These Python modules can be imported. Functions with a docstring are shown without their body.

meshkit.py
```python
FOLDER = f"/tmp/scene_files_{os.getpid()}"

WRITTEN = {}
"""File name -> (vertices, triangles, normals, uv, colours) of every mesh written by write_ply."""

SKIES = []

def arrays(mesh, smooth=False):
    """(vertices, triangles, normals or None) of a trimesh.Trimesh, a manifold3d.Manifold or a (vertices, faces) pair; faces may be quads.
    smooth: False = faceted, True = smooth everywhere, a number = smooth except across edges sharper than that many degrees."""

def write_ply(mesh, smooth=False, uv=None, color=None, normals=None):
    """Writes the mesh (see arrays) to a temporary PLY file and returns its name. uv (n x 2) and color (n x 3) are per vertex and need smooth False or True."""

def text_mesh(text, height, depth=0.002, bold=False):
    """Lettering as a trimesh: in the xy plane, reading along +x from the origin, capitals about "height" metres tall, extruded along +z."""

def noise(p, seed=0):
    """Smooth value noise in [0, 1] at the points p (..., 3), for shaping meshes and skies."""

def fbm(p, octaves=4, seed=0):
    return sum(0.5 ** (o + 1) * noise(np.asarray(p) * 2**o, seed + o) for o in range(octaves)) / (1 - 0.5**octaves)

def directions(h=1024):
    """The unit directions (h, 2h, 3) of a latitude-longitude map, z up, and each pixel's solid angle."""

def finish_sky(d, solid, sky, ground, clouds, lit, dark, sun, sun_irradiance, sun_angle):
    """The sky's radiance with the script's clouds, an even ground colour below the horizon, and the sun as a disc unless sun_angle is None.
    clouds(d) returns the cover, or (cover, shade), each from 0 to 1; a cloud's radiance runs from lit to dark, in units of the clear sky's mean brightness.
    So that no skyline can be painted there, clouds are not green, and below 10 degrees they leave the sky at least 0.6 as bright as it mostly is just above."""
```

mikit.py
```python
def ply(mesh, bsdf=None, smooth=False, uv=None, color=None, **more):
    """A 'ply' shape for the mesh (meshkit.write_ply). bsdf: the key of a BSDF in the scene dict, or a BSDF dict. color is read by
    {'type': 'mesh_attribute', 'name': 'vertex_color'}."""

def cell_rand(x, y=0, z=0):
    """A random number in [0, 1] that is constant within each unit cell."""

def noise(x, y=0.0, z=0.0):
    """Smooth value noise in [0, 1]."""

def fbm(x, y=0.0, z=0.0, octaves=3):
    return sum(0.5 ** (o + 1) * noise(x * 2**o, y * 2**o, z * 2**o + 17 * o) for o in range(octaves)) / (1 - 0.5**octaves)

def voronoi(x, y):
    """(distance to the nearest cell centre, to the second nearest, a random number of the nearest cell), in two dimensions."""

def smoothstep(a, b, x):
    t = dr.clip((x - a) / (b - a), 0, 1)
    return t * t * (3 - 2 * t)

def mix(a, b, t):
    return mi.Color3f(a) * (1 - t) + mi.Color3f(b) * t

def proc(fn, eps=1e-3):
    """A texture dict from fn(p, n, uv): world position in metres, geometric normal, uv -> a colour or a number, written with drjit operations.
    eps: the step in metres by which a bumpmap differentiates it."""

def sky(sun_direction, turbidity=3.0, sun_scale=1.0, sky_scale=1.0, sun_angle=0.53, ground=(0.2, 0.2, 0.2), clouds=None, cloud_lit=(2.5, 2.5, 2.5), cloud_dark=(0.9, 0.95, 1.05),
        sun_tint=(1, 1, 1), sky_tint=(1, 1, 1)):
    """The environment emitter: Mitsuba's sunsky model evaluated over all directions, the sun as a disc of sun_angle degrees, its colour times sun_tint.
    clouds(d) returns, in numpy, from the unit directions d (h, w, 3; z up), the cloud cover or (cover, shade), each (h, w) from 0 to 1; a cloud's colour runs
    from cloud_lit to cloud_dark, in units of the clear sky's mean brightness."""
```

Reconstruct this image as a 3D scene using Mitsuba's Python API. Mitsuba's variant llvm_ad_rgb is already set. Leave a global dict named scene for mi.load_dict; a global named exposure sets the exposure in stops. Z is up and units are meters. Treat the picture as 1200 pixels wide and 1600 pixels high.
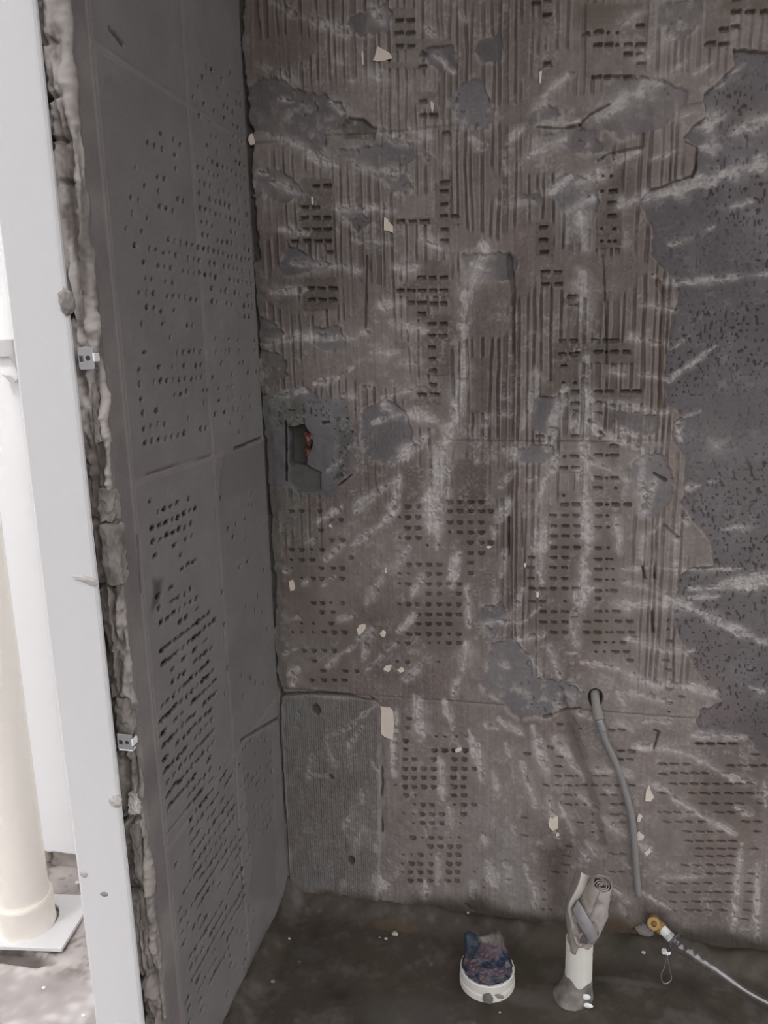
import math, random
import numpy as np, trimesh, manifold3d as m3
import mitsuba as mi
import mikit, meshkit

random.seed(7)
rng = np.random.default_rng(7)
T = mi.ScalarTransform4f

# ------------------------------------------------------------------ camera, sky, exposure
PITCH, YAW, ROLL, FOCAL = 12.0, 12.4, -1.4, 1203.0
CAM = np.array([0.577, -1.490, 1.25])
_p, _y, _r = np.radians([PITCH, YAW, ROLL])
FWD = np.array([-np.sin(_y) * np.cos(_p), np.cos(_y) * np.cos(_p), -np.sin(_p)])
_rt = np.array([np.cos(_y), np.sin(_y), 0.0])
_up = np.cross(_rt, FWD)
RIGHT = _rt * np.cos(_r) + _up * np.sin(_r)
UP = -_rt * np.sin(_r) + _up * np.cos(_r)
exposure = 4.05

scene, labels = {'type': 'scene'}, {}
scene['camera'] = {'type': 'perspective', 'fov': math.degrees(2 * math.atan(600 / FOCAL)), 'fov_axis': 'x', 'near_clip': 0.02, 'far_clip': 200.0,
                   'to_world': T().look_at(origin=CAM.tolist(), target=(CAM + FWD).tolist(), up=UP.tolist())}
# an overcast sky lights the place from behind the camera, where the building stands open
scene['sky'] = mikit.sky([0.3, -0.75, 0.6], turbidity=4.0, sun_scale=0.0, sky_scale=1.0, ground=(0.22, 0.21, 0.20),
                         clouds=lambda d: np.ones(d.shape[:2]), cloud_lit=(1.0, 0.985, 1.0), cloud_dark=(1.0, 1.0, 1.0))


ADDED_LAMP = 18.0             # radiance of the unseen lamp added to brighten the next room


# ------------------------------------------------------------------ helpers
def lab(key, label=None, category=None, group=None, kind=None):
    e = {}
    if label: e['label'] = label
    if category: e['category'] = category
    if group: e['group'] = group
    if kind: e['kind'] = kind
    labels[key] = e


def numbered(name):
    if name not in scene and not any(k.startswith(name + '__') for k in scene):
        return name
    n = 1
    while f'{name}_{n:03d}' in scene or any(k.startswith(f'{name}_{n:03d}__') for k in scene):
        n += 1
    return f'{name}_{n:03d}'


def add(name, mesh, bsdf, smooth=40, color=None):
    key = numbered(name)
    scene[key] = mikit.ply(mesh, bsdf, smooth=True if color is not None else smooth, color=color)
    return key


def ray(px, py):
    px, py = np.asarray(px, float), np.asarray(py, float)
    return ((px - 600) / FOCAL)[..., None] * RIGHT + ((800 - py) / FOCAL)[..., None] * UP + FWD


def on_y(px, py, Y=0.0):            # where a measured point of the photograph lies on the upright plane y = Y
    d = ray(px, py)
    return CAM + d * ((Y - CAM[1]) / d[..., 1])[..., None]


def on_x(px, py, X=0.0):
    d = ray(px, py)
    return CAM + d * ((X - CAM[0]) / d[..., 0])[..., None]


def on_z(px, py, Z=0.0):
    d = ray(px, py)
    return CAM + d * ((Z - CAM[2]) / d[..., 2])[..., None]


TILE = {'A': (360, 0), 'B': (780, 0), 'C': (360, 400), 'D': (780, 400), 'E': (360, 780), 'F': (780, 780), 'G': (360, 1150), 'H': (780, 1150)}
K = 1 / 2.857


def wall_pts(t, pts):               # measured points of one detail view -> (u, v) on the back wall, metres
    a = np.asarray(pts, float)
    x, y = (TILE[t][0] + a[:, 0] * K, TILE[t][1] + a[:, 1] * K) if t else (a[:, 0], a[:, 1])
    p = on_y(x, y, 0.0)
    return p[:, [0, 2]]


def sstep(a, b, x):
    t = np.clip((x - a) / (b - a), 0, 1)
    return t * t * (3 - 2 * t)


def mixc(a, b, t):
    return a * (1 - t[..., None]) + np.asarray(b) * t[..., None]


class Field:
    """A relief over a grid of two wall coordinates: height, colour and a piece number per point."""

    def __init__(self, us, vs, seed):
        self.us, self.vs = us, vs
        self.U, self.V = np.meshgrid(us, vs, indexing='ij')
        self.h = np.zeros(self.U.shape)
        self.c = np.zeros(self.U.shape + (3,))
        self.id = np.zeros(self.U.shape, int)
        self.seed = seed
        p = lambda s, t=None: np.stack([self.U * s, self.V * (t or s), np.full(self.U.shape, seed * 3.7)], -1)
        self.n0 = meshkit.noise(p(560), seed + 2)
        self.n1 = meshkit.noise(p(260), seed)
        self.n2 = meshkit.fbm(p(70), 2, seed + 5)
        self.n3 = meshkit.fbm(p(16), 3, seed + 9)
        self.n4 = meshkit.fbm(p(4), 2, seed + 13)
        self.np = p

    def box(self, u0, u1, v0, v1):
        i0, i1 = np.searchsorted(self.us, [u0, u1])
        j0, j1 = np.searchsorted(self.vs, [v0, v1])
        return slice(max(i0, 0), max(i1, 0)), slice(max(j0, 0), max(j1, 0))

    def poly(self, pts, pad=0.02):
        """(slices, signed distance to the outline, negative inside)"""
        P = np.asarray(pts)
        s = self.box(P[:, 0].min() - pad, P[:, 0].max() + pad, P[:, 1].min() - pad, P[:, 1].max() + pad)
        u, v = self.U[s], self.V[s]
        if u.size == 0:
            return s, np.ones(u.shape)
        d2, ins = np.full(u.shape, 1e9), np.zeros(u.shape, bool)
        for a, b in zip(P, np.roll(P, -1, 0)):
            e = b - a
            t = np.clip(((u - a[0]) * e[0] + (v - a[1]) * e[1]) / max(e @ e, 1e-12), 0, 1)
            d2 = np.minimum(d2, (u - a[0] - t * e[0]) ** 2 + (v - a[1] - t * e[1]) ** 2)
            if a[1] != b[1]:
                ins ^= ((a[1] > v) != (b[1] > v)) & (u < a[0] + (v - a[1]) * e[0] / e[1])
        return s, np.where(ins, -1, 1) * np.sqrt(d2)

    def seg(self, a, b, pad):
        s = self.box(min(a[0], b[0]) - pad, max(a[0], b[0]) + pad, min(a[1], b[1]) - pad, max(a[1], b[1]) + pad)
        u, v = self.U[s], self.V[s]
        e = np.asarray(b) - np.asarray(a)
        t = np.clip(((u - a[0]) * e[0] + (v - a[1]) * e[1]) / max(e @ e, 1e-12), 0, 1)
        return s, np.sqrt((u - a[0] - t * e[0]) ** 2 + (v - a[1] - t * e[1]) ** 2), t

    def tint(self, s, color, a):
        self.c[s] = mixc(self.c[s], np.asarray(color), a)

    def export(self, point, names, bsdf):
        """point(U, V, h) -> positions; names: {piece number: key}. Normals run on across the pieces."""
        P = point(self.U, self.V, self.h)
        n = np.cross(np.gradient(P, axis=0), np.gradient(P, axis=1))
        n /= np.linalg.norm(n, axis=-1, keepdims=True) + 1e-20
        nu, nv = self.U.shape
        k = np.arange(nu * nv).reshape(nu, nv)
        q = np.stack([k[:-1, :-1], k[1:, :-1], k[1:, 1:], k[:-1, 1:]], -1).reshape(-1, 4)
        f = np.vstack([q[:, [0, 1, 2]], q[:, [0, 2, 3]]])
        ids = np.tile(self.id[:-1, :-1].reshape(-1), 2)
        v, n, c = P.reshape(-1, 3), n.reshape(-1, 3), np.clip(self.c, 0.004, 0.9).reshape(-1, 3)
        for i, key in names.items():
            g = f[ids == i]
            if len(g) == 0:
                continue
            used, inv = np.unique(g, return_inverse=True)
            path = meshkit.write_ply((v[used], inv.reshape(-1, 3)), False, None, c[used], normals=n[used])
            scene[key] = {'type': 'ply', 'filename': path, 'face_normals': False, 'bsdf': {'type': 'ref', 'id': bsdf}}


def tube(path, r, n=12, caps=True):
    path = np.asarray(path, float)
    r = np.broadcast_to(np.asarray(r, float), (len(path),))
    t = np.gradient(path, axis=0)
    t /= np.linalg.norm(t, axis=1, keepdims=True)
    ref = np.array([0, 0, 1.0]) if abs(t[0][2]) < 0.9 else np.array([1.0, 0, 0])
    rings = []
    a = np.cross(t[0], ref); a /= np.linalg.norm(a)
    for i in range(len(path)):
        a = a - t[i] * (a @ t[i]); a /= np.linalg.norm(a)
        b = np.cross(t[i], a)
        w = np.linspace(0, 2 * np.pi, n, endpoint=False)
        rings.append(path[i] + r[i] * (np.cos(w)[:, None] * a + np.sin(w)[:, None] * b))
    v = np.vstack(rings)
    f = []
    for i in range(len(path) - 1):
        for j in range(n):
            p, q = i * n + j, i * n + (j + 1) % n
            f += [[p, q, q + n], [p, q + n, p + n]]
    if caps:
        v = np.vstack([v, path[0], path[-1]])
        for j in range(n):
            f += [[len(v) - 2, (j + 1) % n, j], [len(v) - 1, (len(path) - 1) * n + j, (len(path) - 1) * n + (j + 1) % n]]
    m = trimesh.Trimesh(v, f, process=False)
    return m


def spline(pts, n=40):
    from scipy.interpolate import CubicSpline
    p = np.asarray(pts, float)
    s = np.r_[0, np.cumsum(np.linalg.norm(np.diff(p, axis=0), axis=1))]
    return CubicSpline(s, p)(np.linspace(0, s[-1], n))


def lathe(profile, center=(0, 0, 0), n=64, axis=None):
    m = trimesh.creation.revolve(np.asarray(profile, float), sections=n)
    if axis is not None:
        m.apply_transform(trimesh.geometry.align_vectors([0, 0, 1], axis))
    m.apply_translation(center)
    return m


def sheet(P, thick):
    """a closed sheet of the given thickness over a grid of points (a, b, 3)"""
    P = np.asarray(P, float)
    n = np.cross(np.gradient(P, axis=0), np.gradient(P, axis=1))
    n /= np.linalg.norm(n, axis=-1, keepdims=True) + 1e-12
    a, b = P.shape[:2]
    v = np.vstack([(P + n * thick / 2).reshape(-1, 3), (P - n * thick / 2).reshape(-1, 3)])
    k = np.arange(a * b).reshape(a, b)
    q = np.stack([k[:-1, :-1], k[1:, :-1], k[1:, 1:], k[:-1, 1:]], -1).reshape(-1, 4)
    f = [q, q[:, ::-1] + a * b]
    for e in (k[:, 0], k[::-1, -1], k[-1, :], k[0, ::-1]):
        f.append(np.stack([e[:-1], e[1:], e[1:] + a * b, e[:-1] + a * b], -1))
    f = np.vstack(f)
    m = trimesh.Trimesh(v, np.vstack([f[:, [0, 1, 2]], f[:, [0, 2, 3]]]), process=False)
    trimesh.repair.fix_normals(m)
    return m


def lump(size, seed, rough=0.25, sub=3, loc=(0, 0, 0), boxy=0.0):
    m = trimesh.creation.icosphere(subdivisions=sub)
    v = np.array(m.vertices)
    if boxy:
        w = v / np.abs(v).max(1, keepdims=True)
        v = v * (1 - boxy) + w * boxy
    v = v * (1 + rough * (meshkit.fbm(v * 2.1 + seed * 7.3, 3, seed) - 0.5) * 2)[:, None]
    m.vertices = v * np.asarray(size) + np.asarray(loc)
    return m


def rbox(size, r=0.001, loc=(0, 0, 0)):
    s = np.asarray(size) / 2 - r
    pts = [m3.Manifold.sphere(r, 12).translate([sx * s[0], sy * s[1], sz * s[2]]) for sx in (-1, 1) for sy in (-1, 1) for sz in (-1, 1)]
    return m3.Manifold.batch_hull(pts).translate(list(map(float, loc)))


# ------------------------------------------------------------------ materials
def principled(color, rough, **k):
    return {'type': 'twosided', 'bsdf': {'type': 'principled', 'base_color': {'type': 'rgb', 'value': list(color)} if not isinstance(color, dict) else color, 'roughness': rough, **k}}


VC = {'type': 'mesh_attribute', 'name': 'vertex_color'}
scene['mat_cement'] = {'type': 'twosided', 'bsdf': {'type': 'diffuse', 'reflectance': VC}}
scene['mat_floor'] = {'type': 'twosided', 'bsdf': {'type': 'principled', 'base_color': VC, 'roughness': 0.62, 'specular': 0.3}}
scene['mat_cloth_colored'] = {'type': 'twosided', 'bsdf': {'type': 'principled', 'base_color': VC, 'roughness': 0.5, 'specular': 0.5}}


def plain(key, color, rough=0.6, **k):
    scene[key] = principled(color, rough, **k)
    return key


plain('mat_white_paint', (0.61, 0.605, 0.61), 0.45)
plain('mat_flake', (0.60, 0.525, 0.455), 0.8)
plain('mat_pvc_white', (0.60, 0.585, 0.54), 0.4)
plain('mat_pvc_cream', (0.78, 0.745, 0.68), 0.35)
plain('mat_mortar', (0.22, 0.205, 0.19), 0.95)
plain('mat_mortar_dark', (0.135, 0.122, 0.11), 0.95)
plain('mat_mortar_light', (0.40, 0.38, 0.36), 0.95)
plain('mat_galvanised', (0.31, 0.31, 0.32), 0.45, metallic=0.6)
plain('mat_strap_shaded', (0.50, 0.50, 0.50), 0.5)  # white-painted strap, its shade put into a darker base colour
plain('mat_dark', (0.05, 0.045, 0.042), 0.9)
plain('mat_grey_hose', (0.21, 0.20, 0.195), 0.45)
plain('mat_brass', (0.32, 0.20, 0.075), 0.5, metallic=0.2)
plain('mat_red_plastic', (0.105, 0.042, 0.035), 0.35)
plain('mat_grey_wall', (0.30, 0.29, 0.28), 0.9)
plain('mat_bright_tab', (0.75, 0.75, 0.75), 0.4)
plain('mat_ring', (0.06, 0.06, 0.068), 0.3)
scene['mat_clear'] = {'type': 'blendbsdf', 'weight': 0.16, 'a': {'type': 'thindielectric', 'int_ior': 1.33},
                      'b': principled((0.62, 0.62, 0.64), 0.16, metallic=1.0)}

# ------------------------------------------------------------------ the back wall: combed tile adhesive on cement render
EPS = 0.0015
us = np.r_[np.arange(-0.020, 1.100, EPS), np.arange(1.10, 1.9, 0.012)]
vs = np.r_[np.arange(-0.030, 1.960, EPS), np.arange(1.96, 2.61, 0.012)]
B = Field(us, vs, 3)
B.sv = np.zeros(B.U.shape)          # how far a deep point sags below its mouth (pockets that run down behind their lower lip)
U, V = B.U, B.V
RM = 0.00137 * K                      # metres of wall per unit of a detail view

BROWN = np.array([0.178, 0.150, 0.140]); RIDGE = np.array([0.275, 0.238, 0.218]); BAR = np.array([0.132, 0.112, 0.097])
GREY = np.array([0.135, 0.123, 0.127]); BLUEGREY = np.array([0.157, 0.150, 0.156]); DUST = np.array([0.47, 0.44, 0.425])
DARK = np.array([0.06, 0.052, 0.046])

st = meshkit.noise(np.stack([U * 170, V * 22, 0 * U + 3], -1), 21)             # streaks left by the trowel
st2 = meshkit.noise(np.stack([U * 60, V * 5, 0 * U + 9], -1), 23)
B.c[:] = BROWN
B.c[:] *= (0.72 + 0.34 * B.n3 + 0.28 * B.n4)[..., None]
B.c[:] *= (0.70 + 0.26 * B.n1 + .20 * B.n0 + .16 * B.n2)[..., None]
B.tint(np.s_[:, :], (0.185, 0.165, 0.155), 0.55 * sstep(0.52, 0.72, B.n3))
B.tint(np.s_[:, :], (0.205, 0.178, 0.165), 0.45 * sstep(0.45, 0.7, st2) * sstep(0.95, 1.1, V))
B.h[:] = 0.006 + 0.0024 * (B.n3 - 0.5) + 0.0022 * (B.n2 - 0.5) + 0.0007 * (B.n1 - 0.5)

# where the vertical combing stands clear, and where it was smeared flat
amp = np.zeros(U.shape)
for x0, y0, x1, y1, a in [(392, 0, 700, 130, 1), (396, 250, 1050, 700, 1), (590, 0, 1060, 260, .8), (1000, 0, 1200, 130, .6), (780, 680, 850, 1070, .9), (985, 690, 1075, 1080, .8),
                          (425, 760, 500, 860, .8), (560, 690, 640, 780, .4), (640, 690, 770, 760, .6), (860, 730, 910, 800, .7), (400, 250, 480, 620, .6)]:
    P = wall_pts(None, [(x0, y0), (x1, y0), (x1, y1), (x0, y1)])
    s, d = B.poly(P, 0.04)
    amp[s] = np.maximum(amp[s], a * sstep(0.02, -0.012, d + 0.05 * (B.n3[s] - 0.5)))
smear = meshkit.fbm(np.stack([U * 9, V * 14, 0 * U + 1], -1), 3, 77)
amp *= sstep(0.70, 0.60, smear)
amp = np.maximum(amp, 0.10)

u0 = 0.012
while u0 < 1.02:
    pitch = rng.uniform(0.010, 0.0185) if u0 > 0.22 else rng.uniform(0.014, 0.025)
    u0 += pitch
    w = rng.choice([0.0012, 0.0016, 0.0022, 0.0048], p=[.3, .34, .2, .16]) * rng.uniform(.85, 1.2)
    dep = rng.uniform(0.0036, 0.0066) * (1 if w < 0.004 else .75)
    s = B.box(u0 - 0.013, u0 + 0.013, -1, 1.96)
    vv = B.vs[s[1]]
    line = np.stack([vv * 7, 0 * vv + u0 * 91, 0 * vv], -1)
    wander = (meshkit.noise(line, 31) - 0.5) * 0.006 + (meshkit.noise(line * [4, 1, 1], 32) - 0.5) * 0.0022
    on = sstep(0.12, 0.26, meshkit.noise(line * [1.3, 1, 1], 33))
    ww = w * (0.7 + 0.6 * meshkit.noise(line * [5, 1, 1], 34))
    d = np.abs(B.U[s] - u0 - wander[None])
    g = sstep(ww + 0.0014, ww - 0.0006, d) * on * amp[s]
    rim = sstep(ww + 0.0065, ww + 0.0015, d) * (1 - g) * on * amp[s]
    B.h[s] += -dep * g + 0.0007 * rim
    B.tint(s, RIDGE, 0.50 * rim * (.5 + B.n2[s]))
    B.tint(s, BROWN * 0.62, 0.50 * g)
B.h += (st - 0.5) * 0.0012 * (0.3 + amp)

# smooth bars left by the combed backs of the tiles
BARS = [('A', 730, 40, 830, 212), ('A', 735, 180, 985, 232), ('A', 690, 282, 882, 312), ('A', 840, 415, 925, 440), ('A', 310, 800, 462, 1090), ('A', 920, 820, 985, 1095), ('A', 730, 975, 1035, 1005),
        ('B', 385, 20, 645, 345), ('B', 920, -20, 1200, 60), ('B', 920, 60, 1030, 220), ('B', 430, 760, 548, 1110), ('B', 165, 995, 245, 1143), ('B', 190, 55, 245, 120), ('B', 190, 270, 240, 305),
        ('C', 335, 95, 482, 242), ('C', 830, 20, 980, 130), ('C', 755, 112, 985, 184), ('C', 800, 184, 882, 290), ('C', 860, 262, 985, 530), ('C', 770, 300, 870, 330), ('C', 830, 575, 945, 662), ('C', 740, 382, 872, 408), ('C', 975, 312, 1030, 347), ('C', 1070, 450, 1150, 700),
        ('C', 770, 940, 862, 1143), ('C', 985, 905, 1145, 1143),
        ('D', 242, 388, 600, 480), ('D', 242, 388, 355, 612), ('D', 400, 595, 645, 662), ('D', 310, 590, 360, 690), ('D', 268, 870, 362, 960), ('D', 268, 1050, 362, 1143), ('D', 410, 820, 545, 1143), ('D', 188, 82, 292, 128), ('D', 285, 190, 352, 222), ('D', 185, 560, 240, 640)]
BARS += [('E', 740, 250, 1060, 680), ('E', 760, 0, 870, 190), ('E', 960, 0, 1180, 200), ('E', 250, 150, 540, 830), ('F', 120, 200, 380, 620), ('F', 215, 0, 375, 230), ('F', 405, 0, 540, 620), ('F', 370, 560, 610, 700),
         ('G', 760, 0, 1070, 320), ('G', 760, 420, 1060, 660), ('H', 230, 60, 500, 460), ('H', 700, 100, 1170, 560), ('H', 740, 560, 1130, 800)]
PRINTS = {}
for i, (t, x0, y0, x1, y1) in enumerate(BARS):
    P = wall_pts(t, [(x0, y0), (x1, y0), (x1, y1), (x0, y1)])
    s, d = B.poly(P, 0.01)
    if t in 'ABCD':
        k = sstep(0.0016, -0.0016, d + 0.004 * (B.n2[s] - 0.5))
        lines = meshkit.noise(np.stack([B.U[s] * 18, B.V[s] * 420, 0 * B.U[s] + i], -1), 41)
        B.h[s] = B.h[s] * (1 - k) + k * (0.0068 + 0.0005 * (lines - 0.5) + 0.0009 * (B.n3[s] - .5))
        B.tint(s, BAR, 0.75 * k); B.c[s] *= (1 - k * 0.16 * (0.5 - B.n1[s]) * 2)[..., None]
    else:
        k = sstep(0.006, -0.014, d + 0.02 * (B.n3[s] - 0.5))
        B.tint(s, BAR * 1.1, 0.5 * k)
        B.h[s] = B.h[s] * (1 - .7 * k) + .7 * k * (0.0066 + 0.0008 * (B.n3[s] - .5))
    B.id[s] = np.where(k > .4, 1000 + i, B.id[s]); PRINTS[1000 + i] = 'tile_print'

# joints between the tile beds
VJ, UJ = [0.525, 1.070, 1.635], [0.252, 0.503, 0.765, 1.02]
for z in VJ:
    s = B.box(0, 1.9, z - 0.02, z + 0.02)
    d = np.abs(B.V[s] - z - 0.006 * (B.n3[s] - 0.5))
    k = sstep(0.004, 0.0005, d) * sstep(0.35, 0.6, B.n4[s] + .2 * B.n2[s])
    B.h[s] -= 0.0025 * k; B.tint(s, BROWN * 0.8, 0.4 * k)
s = B.box(0.48, 0.53, 0.60, 2.6)
d = np.abs(B.U[s] - 0.5005 - 0.003 * (B.n3[s] - 0.5))
k = sstep(0.0045, 0.0012, d) * sstep(0.3, 0.45, B.n4[s] * .6 + .4 * B.n3[s])
B.h[s] -= 0.004 * k; B.tint(s, DARK * 1.3, 0.45 * k)
B.tint(s, (0.20, 0.165, 0.145), 0.4 * sstep(0.014, 0.004, d) * (1 - k))

# patches where the adhesive came away and the grey render shows
PATCH = [
    ('A', [(80, 440), (150, 370), (250, 360), (310, 420), (430, 430), (500, 500), (540, 560), (440, 600), (460, 700), (380, 690), (270, 620), (150, 560), (80, 540)], GREY * .95),
    ('A', [(460, 650), (640, 645), (800, 660), (830, 700), (780, 750), (700, 780), (560, 740), (470, 720)], BLUEGREY * .9),
    ('A', [(690, 780), (800, 770), (840, 850), (800, 890), (730, 880)], GREY),
    ('A', [(970, 440), (1010, 400), (1090, 375), (1150, 420), (1190, 500), (1150, 590), (1080, 610), (1000, 570)], BLUEGREY),
    ('A', [(560, 100), (690, 60), (690, 130), (600, 150)], GREY),
    ('A', [(855, 680), (930, 690), (945, 740), (880, 755)], BLUEGREY),
    ('A', [(845, 1045), (930, 1085), (930, 1115), (860, 1100)], BLUEGREY),
    ('A', [(900, 240), (980, 220), (990, 300), (940, 300)], GREY * .9),
    ('A', [(140, 780), (330, 830), (330, 880), (120, 850)], GREY),
    ('A', [(480, 930), (560, 930), (640, 1010), (560, 1040), (500, 990)], GREY * .95),
    ('A', [(1120, 190), (1200, 170), (1200, 260), (1140, 250)], GREY * .9),
    ('B', [(700, 0), (900, 0), (880, 100), (820, 180), (740, 180), (700, 120)], GREY * .9),
    ('B', [(500, 420), (540, 370), (600, 380), (720, 340), (840, 430), (830, 480), (700, 560), (540, 600), (450, 540), (430, 500)], GREY),
    ('B', [(160, 500), (220, 475), (270, 520), (200, 550), (150, 540)], GREY * .9),
    ('B', [(150, 640), (270, 590), (360, 570), (430, 590), (430, 660), (360, 680), (280, 640), (160, 700)], GREY * 1.05),
    ('B', [(210, 860), (260, 780), (330, 790), (420, 820), (420, 960), (400, 1100), (310, 1100), (300, 950), (280, 920), (240, 880)], BLUEGREY),
    ('B', [(90, 880), (180, 850), (200, 900), (60, 925)], GREY),
    ('C', [(120, 290), (190, 290), (230, 345), (180, 400), (120, 390)], GREY),
    ('C', [(120, 410), (180, 430), (235, 440), (235, 540), (130, 600)], GREY * 1.05),
    ('C', [(370, 330), (470, 330), (520, 370), (520, 420), (400, 410)], BLUEGREY * .95),
    ('C', [(1040, 0), (1200, 0), (1250, 40), (1200, 90), (1110, 110), (1060, 100)], GREY * 1.05),
    ('C', [(280, 0), (460, 40), (400, 60), (250, 50)], BLUEGREY),
    ('C', [(580, 760), (600, 690), (700, 650), (780, 690), (800, 780), (780, 860), (700, 920), (620, 900), (575, 840)], BLUEGREY),
    ('D', [(160, 660), (250, 650), (230, 780), (160, 750)], BLUEGREY),
    ('D', [(80, 860), (230, 870), (200, 920), (90, 910)], BLUEGREY),
    ('D', [(540, 720), (600, 700), (700, 720), (700, 790), (620, 810), (560, 760)], GREY * 1.05),
    ('D', [(590, 920), (650, 860), (740, 880), (755, 1080), (700, 1143), (620, 1143), (600, 1000)], BLUEGREY * .95),
    ('E', [(1120, 470), (1200, 450), (1240, 520), (1230, 560), (1180, 610), (1130, 590)], BLUEGREY),
    ('E', [(1140, 730), (1200, 710), (1250, 790), (1190, 880), (1160, 830)], BLUEGREY * .9),
    ('F', [(-30, 650), (60, 620), (150, 700), (160, 790), (330, 810), (380, 860), (300, 920), (220, 970), (100, 960), (30, 890), (-40, 860), (-50, 740)], BLUEGREY),
    ('H', [(1080, 0), (1200, -20), (1200, 60), (1120, 30)], GREY),
]
pid, names = 100, PRINTS
for t, poly, col in PATCH:
    P = wall_pts(t, poly)
    s, d = B.poly(P, 0.02)
    d = d - .003 + 0.040 * (B.n3[s] - 0.5) + 0.010 * (B.n2[s] - 0.5) + .004 * (B.n1[s] - .5)
    k = sstep(0.0016, -0.0030, d)
    B.h[s] = B.h[s] * (1 - k) + k * (0.0030 + 0.0024 * (B.n2[s] - 0.5) + 0.003 * (B.n3[s] - .5) + .0006 * (B.n1[s] - .5))
    tone = col * 1.0
    B.tint(s, tone, (0.86 - .38 * sstep(.56, .70, B.n2[s])) * k)
    B.c[s] *= (1 - k * 0.35 * (0.5 - B.n3[s]) * 2 * .6)[..., None]
    rimk = sstep(0.006, 0.001, np.abs(d - 0.003)) * sstep(.45, .6, B.n2[s])
    B.tint(s, DUST * .8, 0.34 * rimk)
    B.tint(s, DUST * .75, k * .35 * sstep(.58, .70, B.n3[s] * .5 + B.n2[s] * .5)); B.c[s] *= (1 + k * .12 * (B.n1[s] - .5) + k * .10 * (B.n0[s] - .5))[..., None]
    pit = k * sstep(0.80, 0.88, meshkit.noise(np.stack([B.U[s] * 210, B.V[s] * 170, 0 * B.U[s] + pid], -1), 51)) * sstep(.5, .6, B.n3[s])
    B.h[s] -= 0.002 * pit; B.tint(s, DARK, 0.5 * pit)
    B.id[s] = np.where(d < 0, pid, B.id[s])
    names[pid] = 'cement_patch'
    pid += 1

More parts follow.
